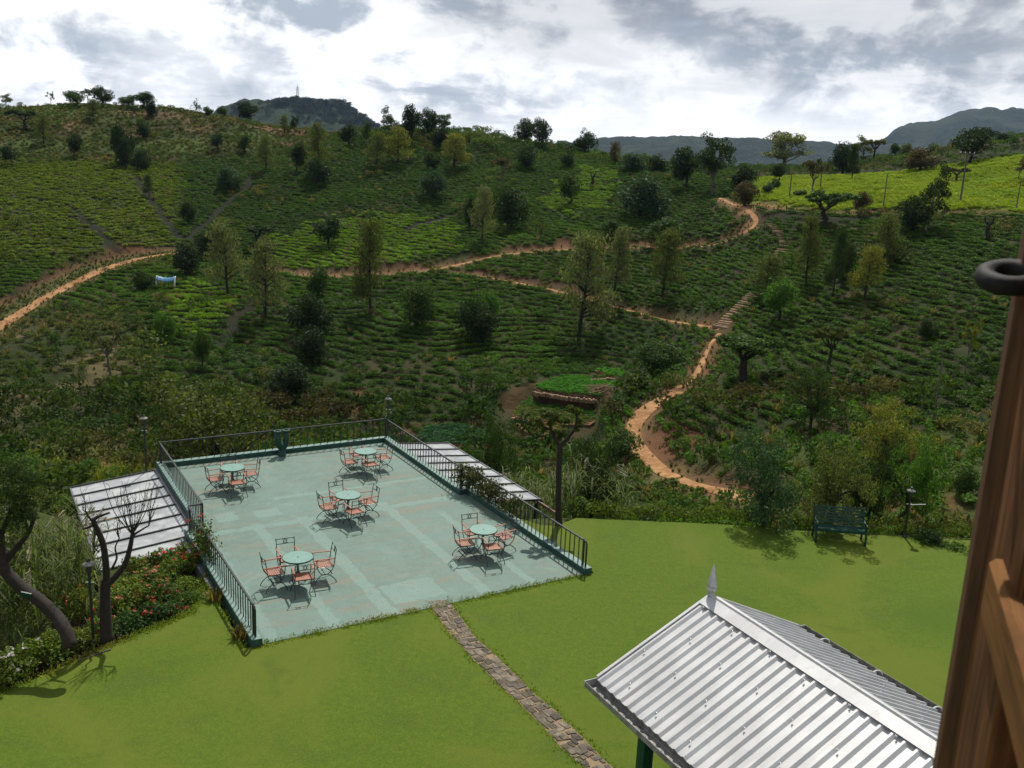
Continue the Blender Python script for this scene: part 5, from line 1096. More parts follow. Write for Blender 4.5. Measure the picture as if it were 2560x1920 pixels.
TINT = {'D': (0.024, 0.044, 0.014), 'M': (0.036, 0.070, 0.015), 'G': (0.048, 0.112, 0.015), 'O': (0.076, 0.096, 0.026), 'Y': (0.120, 0.130, 0.020), 'B': (0.030, 0.062, 0.030), 'W': (0.060, 0.050, 0.024), 'P': (0.110, 0.128, 0.055), 'K': (0.016, 0.030, 0.011)}
NAMES = {'round': 'round_tree', 'slender': 'slender_tree', 'bushy': 'bushy_tree', 'dome': 'domed_shrub', 'tall': 'tall_tree', 'umbrella': 'spreading_tree', 'sparse': 'thin_tree', 'pollard': 'pollarded_tree'}
_ti = [0]
def put_tree(kind, base, h, w, tint, label, group, hi=False, bark=None, lean=0.0):
    i = _ti[0]; _ti[0] += 1; sh = shapes(kind, hi); tm, cm = sh[i % 4]; r = random.Random(i)
    if not tm.materials: tm.materials.append(M_barkpale if kind in ('sparse', 'tall') else M_barkdk)
    t = empty(NAMES[kind], base, r.uniform(0, 6.28), label, 'shrub' if kind == 'dome' else 'tree', group)
    t.rotation_euler[1] = lean
    w *= 1.25; sx_, sy_ = w*r.uniform(0.9, 1.15), w*r.uniform(0.9, 1.15); t.rotation_euler[0] = r.uniform(-0.06, 0.06); t.rotation_euler[1] = r.uniform(-0.06, 0.06)
    a = link('trunk', tm, None, t, scl=(sx_, sy_, h)); c = link('crown', cm, None, t, scl=(sx_, sy_, h))
    k = r.uniform(0.85, 1.18); c.color = tuple(x*k for x in TINT[tint])+(1,); return t
def tree_px(kind, u, vb, vt, wpx, tint, label, group='trees on the hillsides', hi=False, d=None):
    P = hit(u, vb) if d is None else None
    if d is not None: q = at(u, vb, d); P = np.array([q[0], q[1], float(interp(q[0], q[1]))])
    dep = (P-CAM)@_f; pv = proj(P)[1]; h = max(0.6, (pv-vt)*dep/FPX/math.cos(_p)*1.0); w = wpx*dep/FPX
    return put_tree(kind, (P[0], P[1], P[2]-0.05), h, w, tint, label, group, hi)
TREES = [
 # skyline of the left hill
 ('tall',15,268,235,26,'P','pale thin tree on the skyline at the far left edge'), ('sparse',128,258,232,18,'M','tiny see-through tree alone on the left skyline'), ('round',190,266,224,50,'M','loose round tree left of the dark one on the left skyline'),
 ('sparse',220,266,224,30,'M','thin tree squeezed between two round crowns on the left skyline'), ('round',257,270,215,56,'D','large dark round tree, tallest on the left skyline'), ('round',322,271,236,34,'M','smaller round tree left of its dark neighbour on the skyline'),
 ('round',358,271,225,48,'D','dark full-crowned tree just right of the smaller round one'), ('round',622,300,254,52,'D','dark round tree where the left skyline starts to drop'), ('sparse',492,280,251,15,'M','small lone sapling midway along the left skyline'),
 ('bushy',520,288,264,26,'M','small bush on the left skyline right of the lone sapling'), ('bushy',555,288,266,24,'M','low leafy bush beside the dark round skyline tree'), ('slender',711,334,292,24,'O','olive slim tree on the falling left ridge'), ('tall',735,336,292,20,'D','dark slim tree on the falling left ridge below the mast'),
 # face of the left hill
 ('umbrella',60,326,268,60,'D','flat-topped dark tree high on the left hill near the photo edge'), ('round',30,414,361,36,'D','mop-headed tree with bare trunk at the far left'), ('round',185,392,333,38,'D','mop-headed tree with leaning bare trunk on the left hill'), ('slender',110,360,290,36,'O','olive feathery tree on the upper left hill'),
 ('bushy',310,418,297,50,'K','tall dark cluster in the middle of the upper left hill'), ('slender',316,428,350,30,'D','dark narrow tree at the foot of the tall dark cluster'), ('bushy',357,346,300,34,'D','dark compact tree right of the tall cluster, higher up'), ('bushy',360,428,370,46,'D','dark bushy tree at the head of the gully'),
 ('sparse',330,305,263,24,'D','small tree with a bare stem just below the left skyline'), ('bushy',381,294,250,30,'K','very dark tree hanging below the skyline pair'), ('slender',232,300,252,30,'O','olive tree below the largest skyline tree'), ('round',545,378,328,32,'B','bluish green young tree on the bare reddish slope'),
 ('round',613,384,333,34,'M','round young tree on the right of the bare reddish slope'), ('slender',665,428,345,44,'O','feathery olive tree right of the bare reddish slope'), ('round',742,432,357,34,'K','dark tree with a leaning bare trunk above the gully'), ('slender',800,434,315,48,'O','tall olive tree rising above the saddle of the ridge'),
 ('bushy',795,458,385,62,'D','broad dark tree under the tall olive one'), ('bushy',468,558,500,38,'D','dark bush between the two arms of the gully'), ('slender',373,492,440,26,'M','slim green tree beside the gully drain'), ('bushy',572,474,412,58,'B','broad bluish tree at the top of the gully'),
 ('round',822,614,535,62,'D','round dark tree alone on the bright tea in the centre left'), ('umbrella',645,620,560,54,'D','spreading dark small tree above the left end of the cut road'), ('bushy',462,688,607,64,'K','dark bush where the left road disappears'), ('bushy',513,643,578,48,'K','dark green bush just above the left road end'),
 ('slender',570,738,563,82,'P','tall pale feathery tree left of its twin above the bright tea patch'), ('slender',662,800,610,86,'P','tall pale feathery tree right of its twin above the dark slope'), ('bushy',797,744,665,56,'M','rounded green tree below the cut road left of centre'), ('bushy',770,842,730,96,'K','big dark bushy tree on the shaded centre-left slope'),
 ('bushy',360,728,670,54,'D','dark bush left of the blue sheet'), ('bushy',412,860,775,58,'G','bright green leafy tree at the lower tip of the bright patch'), ('round',505,922,820,42,'M','small tree with a bare stem on the lower left slope'), ('sparse',272,942,785,84,'P','grey half-bare tree with twin trunks on the lower left slope'),
 ('pollard',340,1062,1005,30,'D','dark cut stump of a tree low on the left slope'), ('bushy',782,917,812,88,'K','dark bushy tree standing above the back railing'), ('bushy',730,1002,905,98,'K','wide very dark thicket tree low behind the back railing'),
 # saddle and central crest
 ('round',873,368,310,46,'D','round dark tree on the saddle between the hills'), ('slender',917,354,308,24,'M','small pointed tree right of the round saddle tree'), ('tall',978,350,277,46,'D','gappy dark tree left of the tall crest group'), ('round',1026,360,262,52,'K','tall dark tree leading the central crest group'),
 ('round',1068,342,270,50,'D','dark full crown second in the central crest group'), ('tall',1110,340,287,36,'M','open-crowned tree at the right end of the central crest group'), ('bushy',1100,370,316,46,'K','black-green bush below the central crest group'), ('round',1312,364,296,46,'D','left tree of the close pair on the crest'), ('round',1346,372,294,44,'D','right tree of the close pair on the crest'),
 ('bushy',1460,394,318,56,'D','upright dark tree on the crest right of the close pair'), ('round',1503,391,376,18,'G','tiny mop-headed tree on the crest'), ('slender',1538,415,360,28,'W','brownish feathery young tree on the crest'), ('bushy',1577,431,382,64,'B','broad bluish bush on the crest right of the brownish tree'),
 ('bushy',1640,424,382,52,'D','low dark tree on the crest before the tall wide ones'), ('slender',995,412,325,62,'Y','yellowish feathery tree below the crest group on the left'), ('slender',1135,420,340,66,'Y','yellowish feathery tree below the crest group on the right'), ('slender',940,416,335,50,'O','olive feathery tree on the slope under the saddle'),
 ('bushy',1080,424,375,38,'D','small dark tree between the two yellowish ones'), ('bushy',1085,494,420,62,'B','bluish round tree in the middle of the upper tea'), ('sparse',1255,474,395,64,'W','brownish thin-leaved tree high on the centre slope'), ('bushy',1318,419,360,46,'D','dark tree directly under the crest pair'), ('bushy',1415,419,378,38,'D','dark low tree under the upright crest tree'),
 ('round',1423,516,433,60,'M','neat green tree with a bare stem on the upper centre tea'), ('pollard',1480,470,430,26,'D','twisted bare stump on the upper centre tea'), ('bushy',1278,572,464,72,'D','big dark many-lobed tree in the centre of the hill'), ('bushy',1238,534,468,48,'M','green tree hugging the big many-lobed one on its left'), ('slender',1205,607,476,58,'P','pale feathery tree left of the big many-lobed one'),
 ('bushy',1175,574,490,38,'D','narrow dark tree behind the pale feathery one'), ('bushy',1600,544,435,112,'B','wide bluish thicket of a tree right of centre'), ('dome',1528,606,547,62,'M','smaller smooth domed bush above the cut road'), ('dome',1662,610,541,78,'M','larger smooth domed bush above the cut road'),
 ('slender',925,788,565,82,'O','very tall olive tree in front of the cut road on the left'), ('bushy',1040,818,705,82,'M','rounded green tree below the cut road near the tall olive'), ('bushy',1190,853,725,104,'D','broad dark tree in the middle of the lower slope'), ('bushy',1212,803,722,62,'G','fresh green tree peeping over the broad dark one'),
 ('slender',1448,842,597,112,'P','largest pale feathery tree crossing both roads in the centre'), ('slender',1535,738,573,64,'P','pale slim feathery tree right of the largest one'), ('slender',1655,738,580,78,'O','olive feathery tree between the two earth banks'), ('sparse',1350,625,553,28,'O','wispy sapling on the bank above the cut road'),
 # top right
 ('round',1712,474,368,72,'D','dark tree left of the wide open-crowned one'), ('tall',1780,488,347,96,'D','wide open-crowned dark tree against the blue ridge'), ('bushy',1860,474,406,56,'K','compact black-green tree left of the bright field'), ('bushy',1862,514,452,54,'W','greyish bush beside the dirt road at the field corner'), ('tall',1955,442,338,104,'P','big pale gum tree behind the bright field'),
 ('round',1948,455,405,38,'D','small dark round tree in front of the big pale gum'), ('bushy',1920,486,452,28,'B','left one of two bluish bushes in the bright field'), ('bushy',1936,475,445,24,'B','right one of two bluish bushes in the bright field'), ('sparse',2027,508,402,54,'W','half-bare pale tree standing in the bright field'), ('umbrella',2063,568,468,100,'M','spreading crooked tree with thick trunk on the red track'),
 ('round',2150,538,475,48,'W','small brownish round tree at the edge of the bright field'), ('bushy',2105,437,355,58,'K','dense dark evergreen at the back of the bright field'), ('slender',2130,450,367,30,'D','narrow dark tree right of the dense evergreen'), ('tall',2155,405,343,46,'P','pale gappy gum trees on the back skyline'), ('umbrella',2187,395,339,36,'P','tall umbrella-shaped gum on the back skyline'),
 ('round',2237,390,356,26,'M','little round tree on the back ridge'), ('bushy',2266,390,357,30,'P','pale bush on the back ridge right of the little round tree'), ('bushy',2300,428,368,66,'W','brown-green bushy tree behind the field'), ('bushy',2322,390,361,30,'D','dark bush on the ridge behind the field'), ('round',2424,411,314,94,'D','large dark tree at the top right of the bright field'),
 ('round',2462,358,318,52,'K','dense dark crown on the terraced ridge at far right'), ('bushy',2507,350,331,32,'D','small dark bush on the terraced ridge at the right edge'), ('bushy',2284,582,484,74,'K','dark tree left of the tall irregular one on the right slope'), ('tall',2319,574,425,70,'D','tall irregular dark tree in front of the bright field'), ('pollard',2465,600,543,30,'D','forked bare stump on the right slope below the track'),
 ('sparse',2546,452,398,40,'W','thin leaning tree at the right end of the field'), ('umbrella',2388,457,412,42,'W','small flat-topped tree inside the bright field'),
 # right slope
 ('slender',2014,715,550,56,'O','slim olive tree right of the upper steps'), ('slender',2080,743,580,46,'D','dark slim tree in the middle of the right slope'), ('slender',2203,673,538,68,'O','olive tree with bare lower trunk on the right slope'), ('bushy',2240,658,580,52,'D','dark bush touching the olive tree on the right slope'),
 ('bushy',2108,703,600,52,'D','dark upright bush behind the yellowish tree on the right slope'), ('slender',2160,748,620,78,'Y','yellowish feathery tree in the middle of the right slope'), ('round',1948,803,690,78,'G','fresh green round tree just right of the steps'), ('slender',1912,738,640,82,'O','olive tree hiding the middle of the stone steps'),
 ('umbrella',1863,958,822,168,'M','wide low spreading tree beside the lower dirt path'), ('umbrella',2070,928,805,70,'O','small olive tree with a leaning dark stem'), ('bushy',2318,848,790,48,'D','dark bush alone on the lower right slope'), ('sparse',2412,933,805,44,'Y','wispy yellowish tree near the window frame'), ('sparse',1775,1153,1045,46,'D','small dim tree above the bend of the dirt path'),
 ('bushy',2415,1243,1160,62,'M','leafy bush behind the hedge near the window frame'),
]
for rec in TREES: tree_px(*rec)
tree_px('round', 2025, 1088, 920, 98, 'M', 'ball-headed tree with a dark underside on the lower right slope', hi=True)
tree_px('bushy', 2215, 1165, 1000, 125, 'Y', 'yellow-green feathery tree above the hedge', hi=True)
# loose tree with big leaves behind the back railing
tree_px('bushy', 545, 1180, 925, 300, 'O', 'large loose olive bush-tree just behind the left of the back railing', hi=True, d=44)
GH = 'trees right behind the lawn hedge'
tree_px('round', 1905, 1310, 1100, 150, 'B', 'bluish green tree on a thin stem behind the hedge left of the bench', GH, True, 28.95)
tree_px('round', 2075, 1310, 1105, 130, 'O', 'olive tree standing directly behind the bench', GH, True, 29.6)
tree_px('round', 2165, 1320, 1105, 105, 'D', 'dark tree with a leaning trunk right of the bench', GH, True, 31.2)
tree_px('round', 2262, 1300, 1085, 125, 'G', 'green feathery tree above the lamp post behind the hedge', GH, True, 31.8)
tree_px('bushy', 1475, 1290, 1085, 105, 'D', 'dense dark shrub-tree beside the pruned tree', GH, True, 31.5)
tree_px('bushy', 1240, 1130, 1040, 90, 'M', 'rambling rose bush beyond the right lean-to roof', GH, True, 52.0)
tree_px('bushy', 1560, 1150, 1060, 80, 'M', 'green bush on the left edge of the dirt path', GH, False)
tree_px('bushy', 1640, 930, 850, 110, 'M', 'pale green leafy bush right of the vegetable plots', GH, False)
tree_px('bushy', 1592, 985, 915, 60, 'D', 'dark bush at the right end of the vegetable plots', GH, False)
# poles
def pole(u, vb, vt, label, arm=0.0, r0=0.10):
    P = hit(u, vb); dep = (P-CAM)@_f; h = (vb-vt)*dep/FPX/math.cos(_p); t = empty('utility_pole', P, 0, label, 'pole', 'poles on the right-hand hill')
    MB().tube([(0,0,-0.2),(0,0,h)], [r0, r0*0.7], 7).build('shaft', M_barkpale, t)
    if arm: 
        x_ = MB().bar((-arm/2,0,h-0.15), (arm/2,0,h-0.15), 0.10, 0.12).build('crossarm', M_barkpale, t)
        for k in (-0.45, -0.15, 0.15, 0.45): MB().lathe([(0.05,0),(0.06,0.08),(0.03,0.16),(0,0.17)], 8).build('insulator', M_whitepaint, x_, loc=(k*arm, 0, h-0.09))
pole(1973, 495, 441, 'leftmost short pole in the bright field'); pole(2050, 472, 410, 'pole beside the half-bare tree in the bright field'); pole(2208, 517, 438, 'slim dark pole in the middle of the bright field', r0=0.08)
pole(2400, 508, 388, 'tall pole with a crossarm at the right of the bright field', 1.9, 0.13); pole(2540, 526, 455, 'thin pole at the right end of the bright field', r0=0.07); pole(2332, 1058, 905, 'thin grey pole rising from the dark right slope', r0=0.06)
pole(1891, 440, 405, 'small distant pole left of the big pale gum', r0=0.08)
# blue sheet with white ends
P = hit(412, 716); dep = (P-CAM)@_f; w = 42*dep/FPX; t = empty('blue_sheet', P, 0, 'sagging blue sheet strung between two white ends below the left road', 'sheet'); hh = 13*dep/FPX
V = []; n = 12
for j in range(4):
    for i in range(n+1):
        s_ = i/n*2-1; V.append((s_*w/2, 0.5*(j/3)*1.2, 0.55+hh*0.30*s_*s_+(j/3)*hh*0.75+0.03*math.sin(i*2.1+j)))
M_blue = simple('blue_tarpaulin', (0.045, 0.165, 0.30, 1), 0.5, var=0.35, scale=2); o = link('sheet', mesh_np('sheet', V, [(j*(n+1)+i, j*(n+1)+i+1, (j+1)*(n+1)+i+1, (j+1)*(n+1)+i) for j in range(3) for i in range(n)]), M_blue, t, smooth=True); o.modifiers.new('thick', 'SOLIDIFY').thickness = 0.02
for s_ in (-1, 1): MB().tube(arc([(s_*w*0.52,0.3,-0.2),(s_*w*0.56,0.2,0.5),(s_*w*0.55,0.35,0.85),(s_*w*0.55,0.6,1.25)], 4), [0.10,0.12,0.13,0.13,0.12,0.12,0.12,0.11,0.11,0.10,0.10,0.09,0.08], 8).build('white_end', M_whitepaint, t, smooth=True)
# brush heap by the plots, white rag on the path
P = hit(1500, 990); hp = empty('brush_heap', P, 0.4, 'heap of dry brown brushwood at the end of the upper plot', 'brush heap'); r = np.random.default_rng(8)
for k in range(40):
    a = r.uniform(-0.5, 0.5); L_ = r.uniform(1.0, 2.6); c = np.array([r.uniform(-0.8, 0.8), r.uniform(-0.6, 0.6), r.uniform(0.1, 0.9)]); MB().tube([c-np.array([L_/2*math.cos(a), L_/2*math.sin(a), 0.3*r.uniform(-1, 1)]), c+np.array([L_/2*math.cos(a), L_/2*math.sin(a), 0.3*r.uniform(-1, 1)])], 0.035, 4).build('stick', M_step, hp)
P = hit(1552, 1030); MBx = MB().prism([(-0.5,0.1),(-0.1,-0.15),(0.5,-0.12),(0.6,0.05),(0.1,0.2)], 0, 0.12); tag(MBx.build('sack', M_whitepaint, None, bevel=0.03, loc=tuple(P+np.array([0, 0, 0.05])), rot=(0.1, 0.1, 0.6)), 'white sack lying beside the top of the dirt path', 'sack')
# ------------------------------------------------------------------ planting near the lawn
def leaf_obj(name, P, ln, wd, tint, parent=None, up=0.3, N=None, mat=M_leaf, seed=1, loc=(0, 0, 0)):
    V, F_ = leaf_cards(np.asarray(P)-np.asarray(loc), ln, wd, up, np.random.default_rng(seed), N); o = link(name, mesh_np(name, V, F_), mat, parent, loc=(0, 0, 0) if parent is not None else loc); o.color = tuple(tint)+(1,); return o
def hedge(label, line, width, height, tint, seed, dens=520, ln=0.085):
    L = densify(np.array([(p[0], p[1], 0) for p in line]), 0.25); r = np.random.default_rng(seed); t = empty('hedge', (L[0][0], L[0][1], -0.1), 0, label, 'hedge', 'hedges along the lawn'); o = np.array([L[0][0], L[0][1], 0]); P = []; N = []
    tot = len(L)*0.25; n = int(tot*dens); idx = r.uniform(0, len(L)-1.01, n); i = idx.astype(int); f = (idx-i)[:, None]; base = L[i]*(1-f)+L[i+1]*f; d = L[i+1]-L[i]; d /= np.linalg.norm(d, axis=1)[:, None]; nn = np.stack([-d[:, 1], d[:, 0], 0*d[:, 0]], 1)
    hv = height*(0.86+0.16*np.sin(idx*0.9)+0.10*np.sin(idx*2.3+1)); wv = width*(0.9+0.15*np.sin(idx*1.3+2)); th = r.uniform(-0.25, math.pi+0.25, n); q = r.uniform(0.72, 1.05, n)
    off = nn*(np.cos(th)*wv/2*q)[:, None]; zz = np.clip(np.sin(th), 0.02, 1)**0.6*hv*q; pts = base+off; pts[:, 2] = zz*r.uniform(0.35, 1.0, n)**0.35; N = off/(wv[:, None]/2)+np.array([0, 0, 1])*np.sin(th)[:, None]
    leaf_obj('foliage', pts-o, ln, ln*0.55, tint, t, 0.35, N, seed=seed)
    b = MB(); r2 = random.Random(seed)
    for k in range(0, len(L), 2):
        p = L[k]-o; q2 = (p[0]+r2.uniform(-.15, .15), p[1]+r2.uniform(-.1, .1)); b.tube([(q2[0], q2[1], -0.1), (q2[0]+r2.uniform(-.1, .1), q2[1]+r2.uniform(-.1, .1), height*0.7)], 0.012, 4)
    b.build('stems', M_bark, t); return t
hedge('clipped low green hedge along the back of the lawn', [(2.5,27.95),(6.68,28.0),(9.4,27.75),(12.2,27.65),(14.3,27.6),(16.4,27.5),(23.5,27.8)], 0.62, 0.62, (0.080, 0.118, 0.012), 51)
# unit shrubs reused along the bed
def shrub_meshes(seed, n=1500, ln=0.075):
    r = np.random.default_rng(seed); P = []; N = []
    for k in range(14):
        d = ball(1, r, 0.4)[0]; d[2] = abs(d[2]); c = np.array([0, 0, 0.32])+d*np.array([0.34, 0.34, 0.40]); q = ball(n//14, r, 0.5); P.append(c+q*np.array([0.20, 0.20, 0.20])); N.append(q)
    P = np.concatenate(P); P[:, 2] = np.abs(P[:, 2]); V, F_ = leaf_cards(P, ln, ln*0.5, 0.25, r, np.concatenate(N)+np.array([0, 0, 0.4])); m = mesh_np('foliage', V, F_); m.materials.append(M_leaf)
    b = MB()
    for k in range(7): a = k*0.9; b.tube([(0, 0, -0.15), (0.12*math.cos(a), 0.12*math.sin(a), 0.25), (0.30*math.cos(a), 0.30*math.sin(a), 0.6)], [0.018, 0.012, 0.006], 5)
    s_ = b.mesh('stems'); s_.materials.append(M_bark)
    top = P[(P[:, 2] > 0.45)]; pick = top[r.choice(len(top), 15, False)]; fp = []
    for p in pick: fp.append(p+np.array([0, 0, 0.03])+ball(7, r, 0.2)*0.045)
    V, F_ = leaf_cards(np.concatenate(fp), 0.06, 0.045, 0.3, r); fm = mesh_np('flowers', V, F_); return m, s_, fm
SH = [shrub_meshes(600+k) for k in range(4)]
FM = {}
def shrub(u, v, w, h, tint, label, cat='shrub', fl=None, group='shrubs in the left bed', z=None, P=None, frac=1.0):
    i = _ti[0]; _ti[0] += 1; m, s_, fm = SH[i % 4]; r = random.Random(i)
    if P is None:
        q = gp(u, v, -0.25); P = np.array([q[0], q[1], float(interp(q[0], q[1])) if z is None else z])
    t = empty('flowering_shrub' if fl else 'leafy_shrub', P, r.uniform(0, 6.28), label, cat, group)
    o = link('foliage', m, None, t, scl=(w, w, h)); k = r.uniform(0.85, 1.2); o.color = tuple(c*k for c in tint)+(1,); link('stems', s_, None, t, scl=(w, w, h))
    if fl is not None:
        key = (i % 4, fl.name)
        if key not in FM: f2 = fm.copy(); f2.materials.clear(); f2.materials.append(fl); FM[key] = f2
        link('flowers', FM[key], None, t, scl=(w, w, h))
    return t
LG = (0.090, 0.135, 0.020); MG = (0.060, 0.112, 0.018); DG = (0.032, 0.070, 0.018); YG = (0.105, 0.130, 0.024)
for u, v, w, h, c, fl, lab in [
 (-40,1745,1.3,1.0,LG,None,'pale leafy shrub at the very left edge of the lawn'), (28,1700,1.25,1.05,LG,M_whitefl,'light green shrub with white flowers, leftmost by the lawn'), (85,1675,1.2,1.05,LG,M_whitefl,'light green shrub with white flowers, second from the left'), (142,1650,1.2,1.0,LG,None,'light green shrub below the leaning tree trunk'), (190,1628,1.1,0.95,YG,None,'yellowish shrub left of the bed lamp post'),
 (258,1598,1.1,0.85,MG,M_red,'red-flowered shrub at the foot of the bed lamp post'), (318,1578,1.1,0.8,DG,None,'dark glossy shrub at the front of the flower bed'), (372,1560,1.1,0.8,DG,M_red,'dark shrub with bright red blooms at the front of the bed'), (425,1543,1.0,0.75,DG,M_red,'low dark shrub with red blooms on the lawn edge'), (478,1520,1.0,0.75,MG,None,'green shrub in the corner by the terrace kerb'),
 (205,1545,1.1,1.15,YG,M_red,'tall yellow-green shrub with red flowers left of the lamp post'), (285,1535,1.2,0.9,LG,M_pink,'salmon-flowered shrub behind the bare tree trunk'), (345,1520,1.2,0.9,LG,M_red,'red-flowered shrub in the middle of the bed'), (405,1503,1.2,0.9,MG,M_pink,'salmon-speckled shrub in the middle right of the bed'), (462,1480,1.1,0.85,LG,None,'leafy shrub against the terrace kerb'), (512,1462,0.8,0.7,YG,None,'dry yellowish shrub squeezed against the kerb'),
 (318,1478,1.2,0.9,LG,M_red,'red-flowered shrub at the back left of the bed'), (375,1462,1.2,0.9,LG,M_pink,'salmon-flowered shrub at the back middle of the bed'), (430,1440,1.2,0.9,MG,M_red,'red-flowered shrub at the back near the railing'), (480,1420,1.0,0.9,LG,M_red,'red-flowered shrub below the railing step'),
 (350,1425,1.2,0.85,LG,M_pink,'salmon-flowered shrub at the corner of the clear roof'), (405,1408,1.2,0.85,MG,M_red,'red-topped shrub against the clear roof'), (455,1388,1.0,0.8,LG,M_pink,'shrub with a few pink flowers overhanging the clear roof')]:
    shrub(u, v, w, h, c, lab, 'shrub', fl, z=-0.42 if v > 1500 else -0.55)
# dark earth of the bed
bedline = [(-9.95,16.5),(-8.75,18.4),(-7.95,19.5),(-7.4,20.3),(-7.25,21.3)]; M_bed = mat_dirt('bed_earth', (0.030, 0.020, 0.013, 1), (0.075, 0.050, 0.030, 1), 2.0)
bp = [gp(*q, 0)[:2] for q in [(-120,1790),(0,1738),(120,1684),(250,1627),(390,1571),(482,1532),(520,1500),(560,1530)]]; q2 = [gp(*q, 0)[:2] for q in [(540,1440),(500,1400),(420,1400),(330,1430),(250,1480),(150,1530),(60,1590),(-120,1650)]]
tag(MB().prism([tuple(p) for p in bp+q2], -0.75, -0.30).build('flower_bed', M_bed), 'dark earth flower bed along the left side of the lawn', 'flower bed', kind='structure')
tag(MB().tube([(-0.35,0,0.012),(0.35,0.05,0.02)], 0.016, 6).build('stick', M_barkpale, loc=tuple(gp(238, 1640)), rot=(0, 0, 0.75)), 'pale dry stick lying at the edge of the lawn', 'stick')

# leaning dark tree at the left edge
def path3(pts): return [at(u, v, d) for u, v, d in pts]
def big_tree(name, label, trunk, rad_, limbs, clumps, tint, nleaf, ln, wd, bark, group=None, seed=3, up=0.1):
    T = path3(trunk); b0 = T[0]; t = empty(name, b0, 0, label, 'tree', group); b = MB(); P0 = arc([p-b0 for p in T], 4); rs = np.interp(np.linspace(0, 1, len(P0)), np.linspace(0, 1, len(rad_)), rad_); b.tube(P0, list(rs), 10); b.build('trunk', bark, t, smooth=True)
    for lb, r0, r1 in limbs: Q = arc([p-b0 for p in path3(lb)], 4); MB().tube(Q, list(np.linspace(r0, r1, len(Q))), 7).build('branch', bark, t, smooth=True)
    if clumps:
        r = np.random.default_rng(seed); P = []; N = []; w = np.array([c[3]**2 for c in clumps]); cn = (w/w.sum()*nleaf).astype(int)
        for (u, v, d, rr), n in zip(clumps, cn): q = ball(n, r, 0.35); c = at(u, v, d)-b0; sub = ball(max(3, n//90), r, 0.3)*rr*0.75; k = r.integers(0, len(sub), n); P.append(c+sub[k]+q*rr*0.38*np.array([1, 1, 0.8])); N.append(q)
        leaf_obj('crown', np.concatenate(P), ln, wd, tint, t, up, np.concatenate(N)+np.array([0, 0, 0.4]), seed=seed)
    return t
big_tree('leaning_tree', 'dark-crowned tree with a thick leaning trunk at the left edge', [(177,1618,19.3),(163,1575,19.5),(140,1540,19.8),(100,1502,20.1),(55,1470,20.4),(15,1430,20.6),(5,1390,20.7),(2,1330,20.8)], [0.15,0.135,0.13,0.125,0.125,0.12,0.10,0.06],
 [([(12,1405,20.7),(45,1365,20.6),(72,1330,20.5),(90,1280,20.4)], 0.075, 0.03), ([(72,1335,20.5),(65,1310,20.5),(50,1270,20.4)], 0.04, 0.02), ([(4,1380,20.7),(-40,1330,20.9),(-70,1260,21.0)], 0.08, 0.03), ([(2,1340,20.8),(30,1270,20.7),(60,1210,20.6)], 0.06, 0.02)],
 [(40,1200,20.6,0.55),(85,1215,20.5,0.45),(20,1260,20.7,0.55),(75,1265,20.4,0.5),(-30,1230,20.9,0.6),(110,1245,20.4,0.35),(50,1310,20.5,0.40),(10,1340,20.8,0.40),(95,1290,20.3,0.30),(-60,1300,21,0.6),(15,1180,20.8,0.4),(60,1175,20.6,0.35)], (0.040,0.068,0.020), 9000, 0.085, 0.022, M_barkdk, seed=11)
# the little green board nailed to the leaning trunk
tag(MB().box((0, 0, 0), (0.20, 0.03, 0.11)).build('name_board', M_greeniron, loc=tuple(at(65, 1487, 20.05)), rot=(0.2, 0.25, 0.15)), 'small green board fixed to the leaning trunk', 'board')
# bare pruned tree in front of the clear roof
tw = []; r = np.random.default_rng(21)
def twigs(root, spread, n, top):
    out = []
    for k in range(n):
        u0, v0, d0 = root; u1 = u0+spread[0]+(spread[1]-spread[0])*r.random(); v1 = top+r.uniform(0, 60); mid = (u0+(u1-u0)*0.55+r.uniform(-6, 6), v0+(v1-v0)*0.42, d0); out.append(([(u0, v0, d0), mid, (u1, v1, d0+r.uniform(-0.3, 0.3))], 0.014, 0.004))
        for j in range(3): s_ = r.uniform(0.35, 0.85); a_ = (u0+(u1-u0)*s_, v0+(v1-v0)*s_, d0); out.append(([a_, (a_[0]+r.uniform(-10, 10), a_[1]-r.uniform(8, 16), d0), (a_[0]+r.uniform(-16, 16), a_[1]-r.uniform(22, 42), d0)], 0.006, 0.0025))
    return out
limbs = [([(264,1470,21),(266,1430,21),(258,1362,21),(240,1318,21),(232,1298,21)], 0.085, 0.05), ([(232,1300,21),(245,1292,21),(274,1282,20.9)], 0.045, 0.022), ([(236,1312,21),(222,1318,21.1),(207,1323,21.2)], 0.035, 0.018), ([(232,1306,21),(222,1292,21),(214,1278,21)], 0.025, 0.014),
 ([(268,1462,21),(290,1440,21),(312,1412,21),(325,1370,21),(331,1336,21)], 0.08, 0.045), ([(331,1340,21),(345,1330,21),(372,1314,21)], 0.032, 0.016), ([(280,1422,21),(292,1395,21),(288,1370,21),(298,1345,21)], 0.028, 0.012), ([(248,1380,21),(240,1374,21),(234,1366,21)], 0.02, 0.01)]
limbs += twigs((331,1337,21), (-75, -5), 6, 1200)+twigs((331,1337,21), (-10, 60), 6, 1205)+twigs((372,1314,21), (-15, 30), 4, 1215)+twigs((214,1280,21), (-15, 30), 3, 1235)+twigs((236,1368,21), (-20, 15), 2, 1300)+twigs((298,1346,21), (-20, 20), 3, 1290)
big_tree('bare_tree', 'leafless pruned tree with dark forked trunk before the clear roof', [(267,1610,20.7),(264,1530,20.9),(263,1480,21),(264,1450,21)], [0.14,0.12,0.11,0.10], limbs, [], MG, 0, 0, 0, M_barkdk)
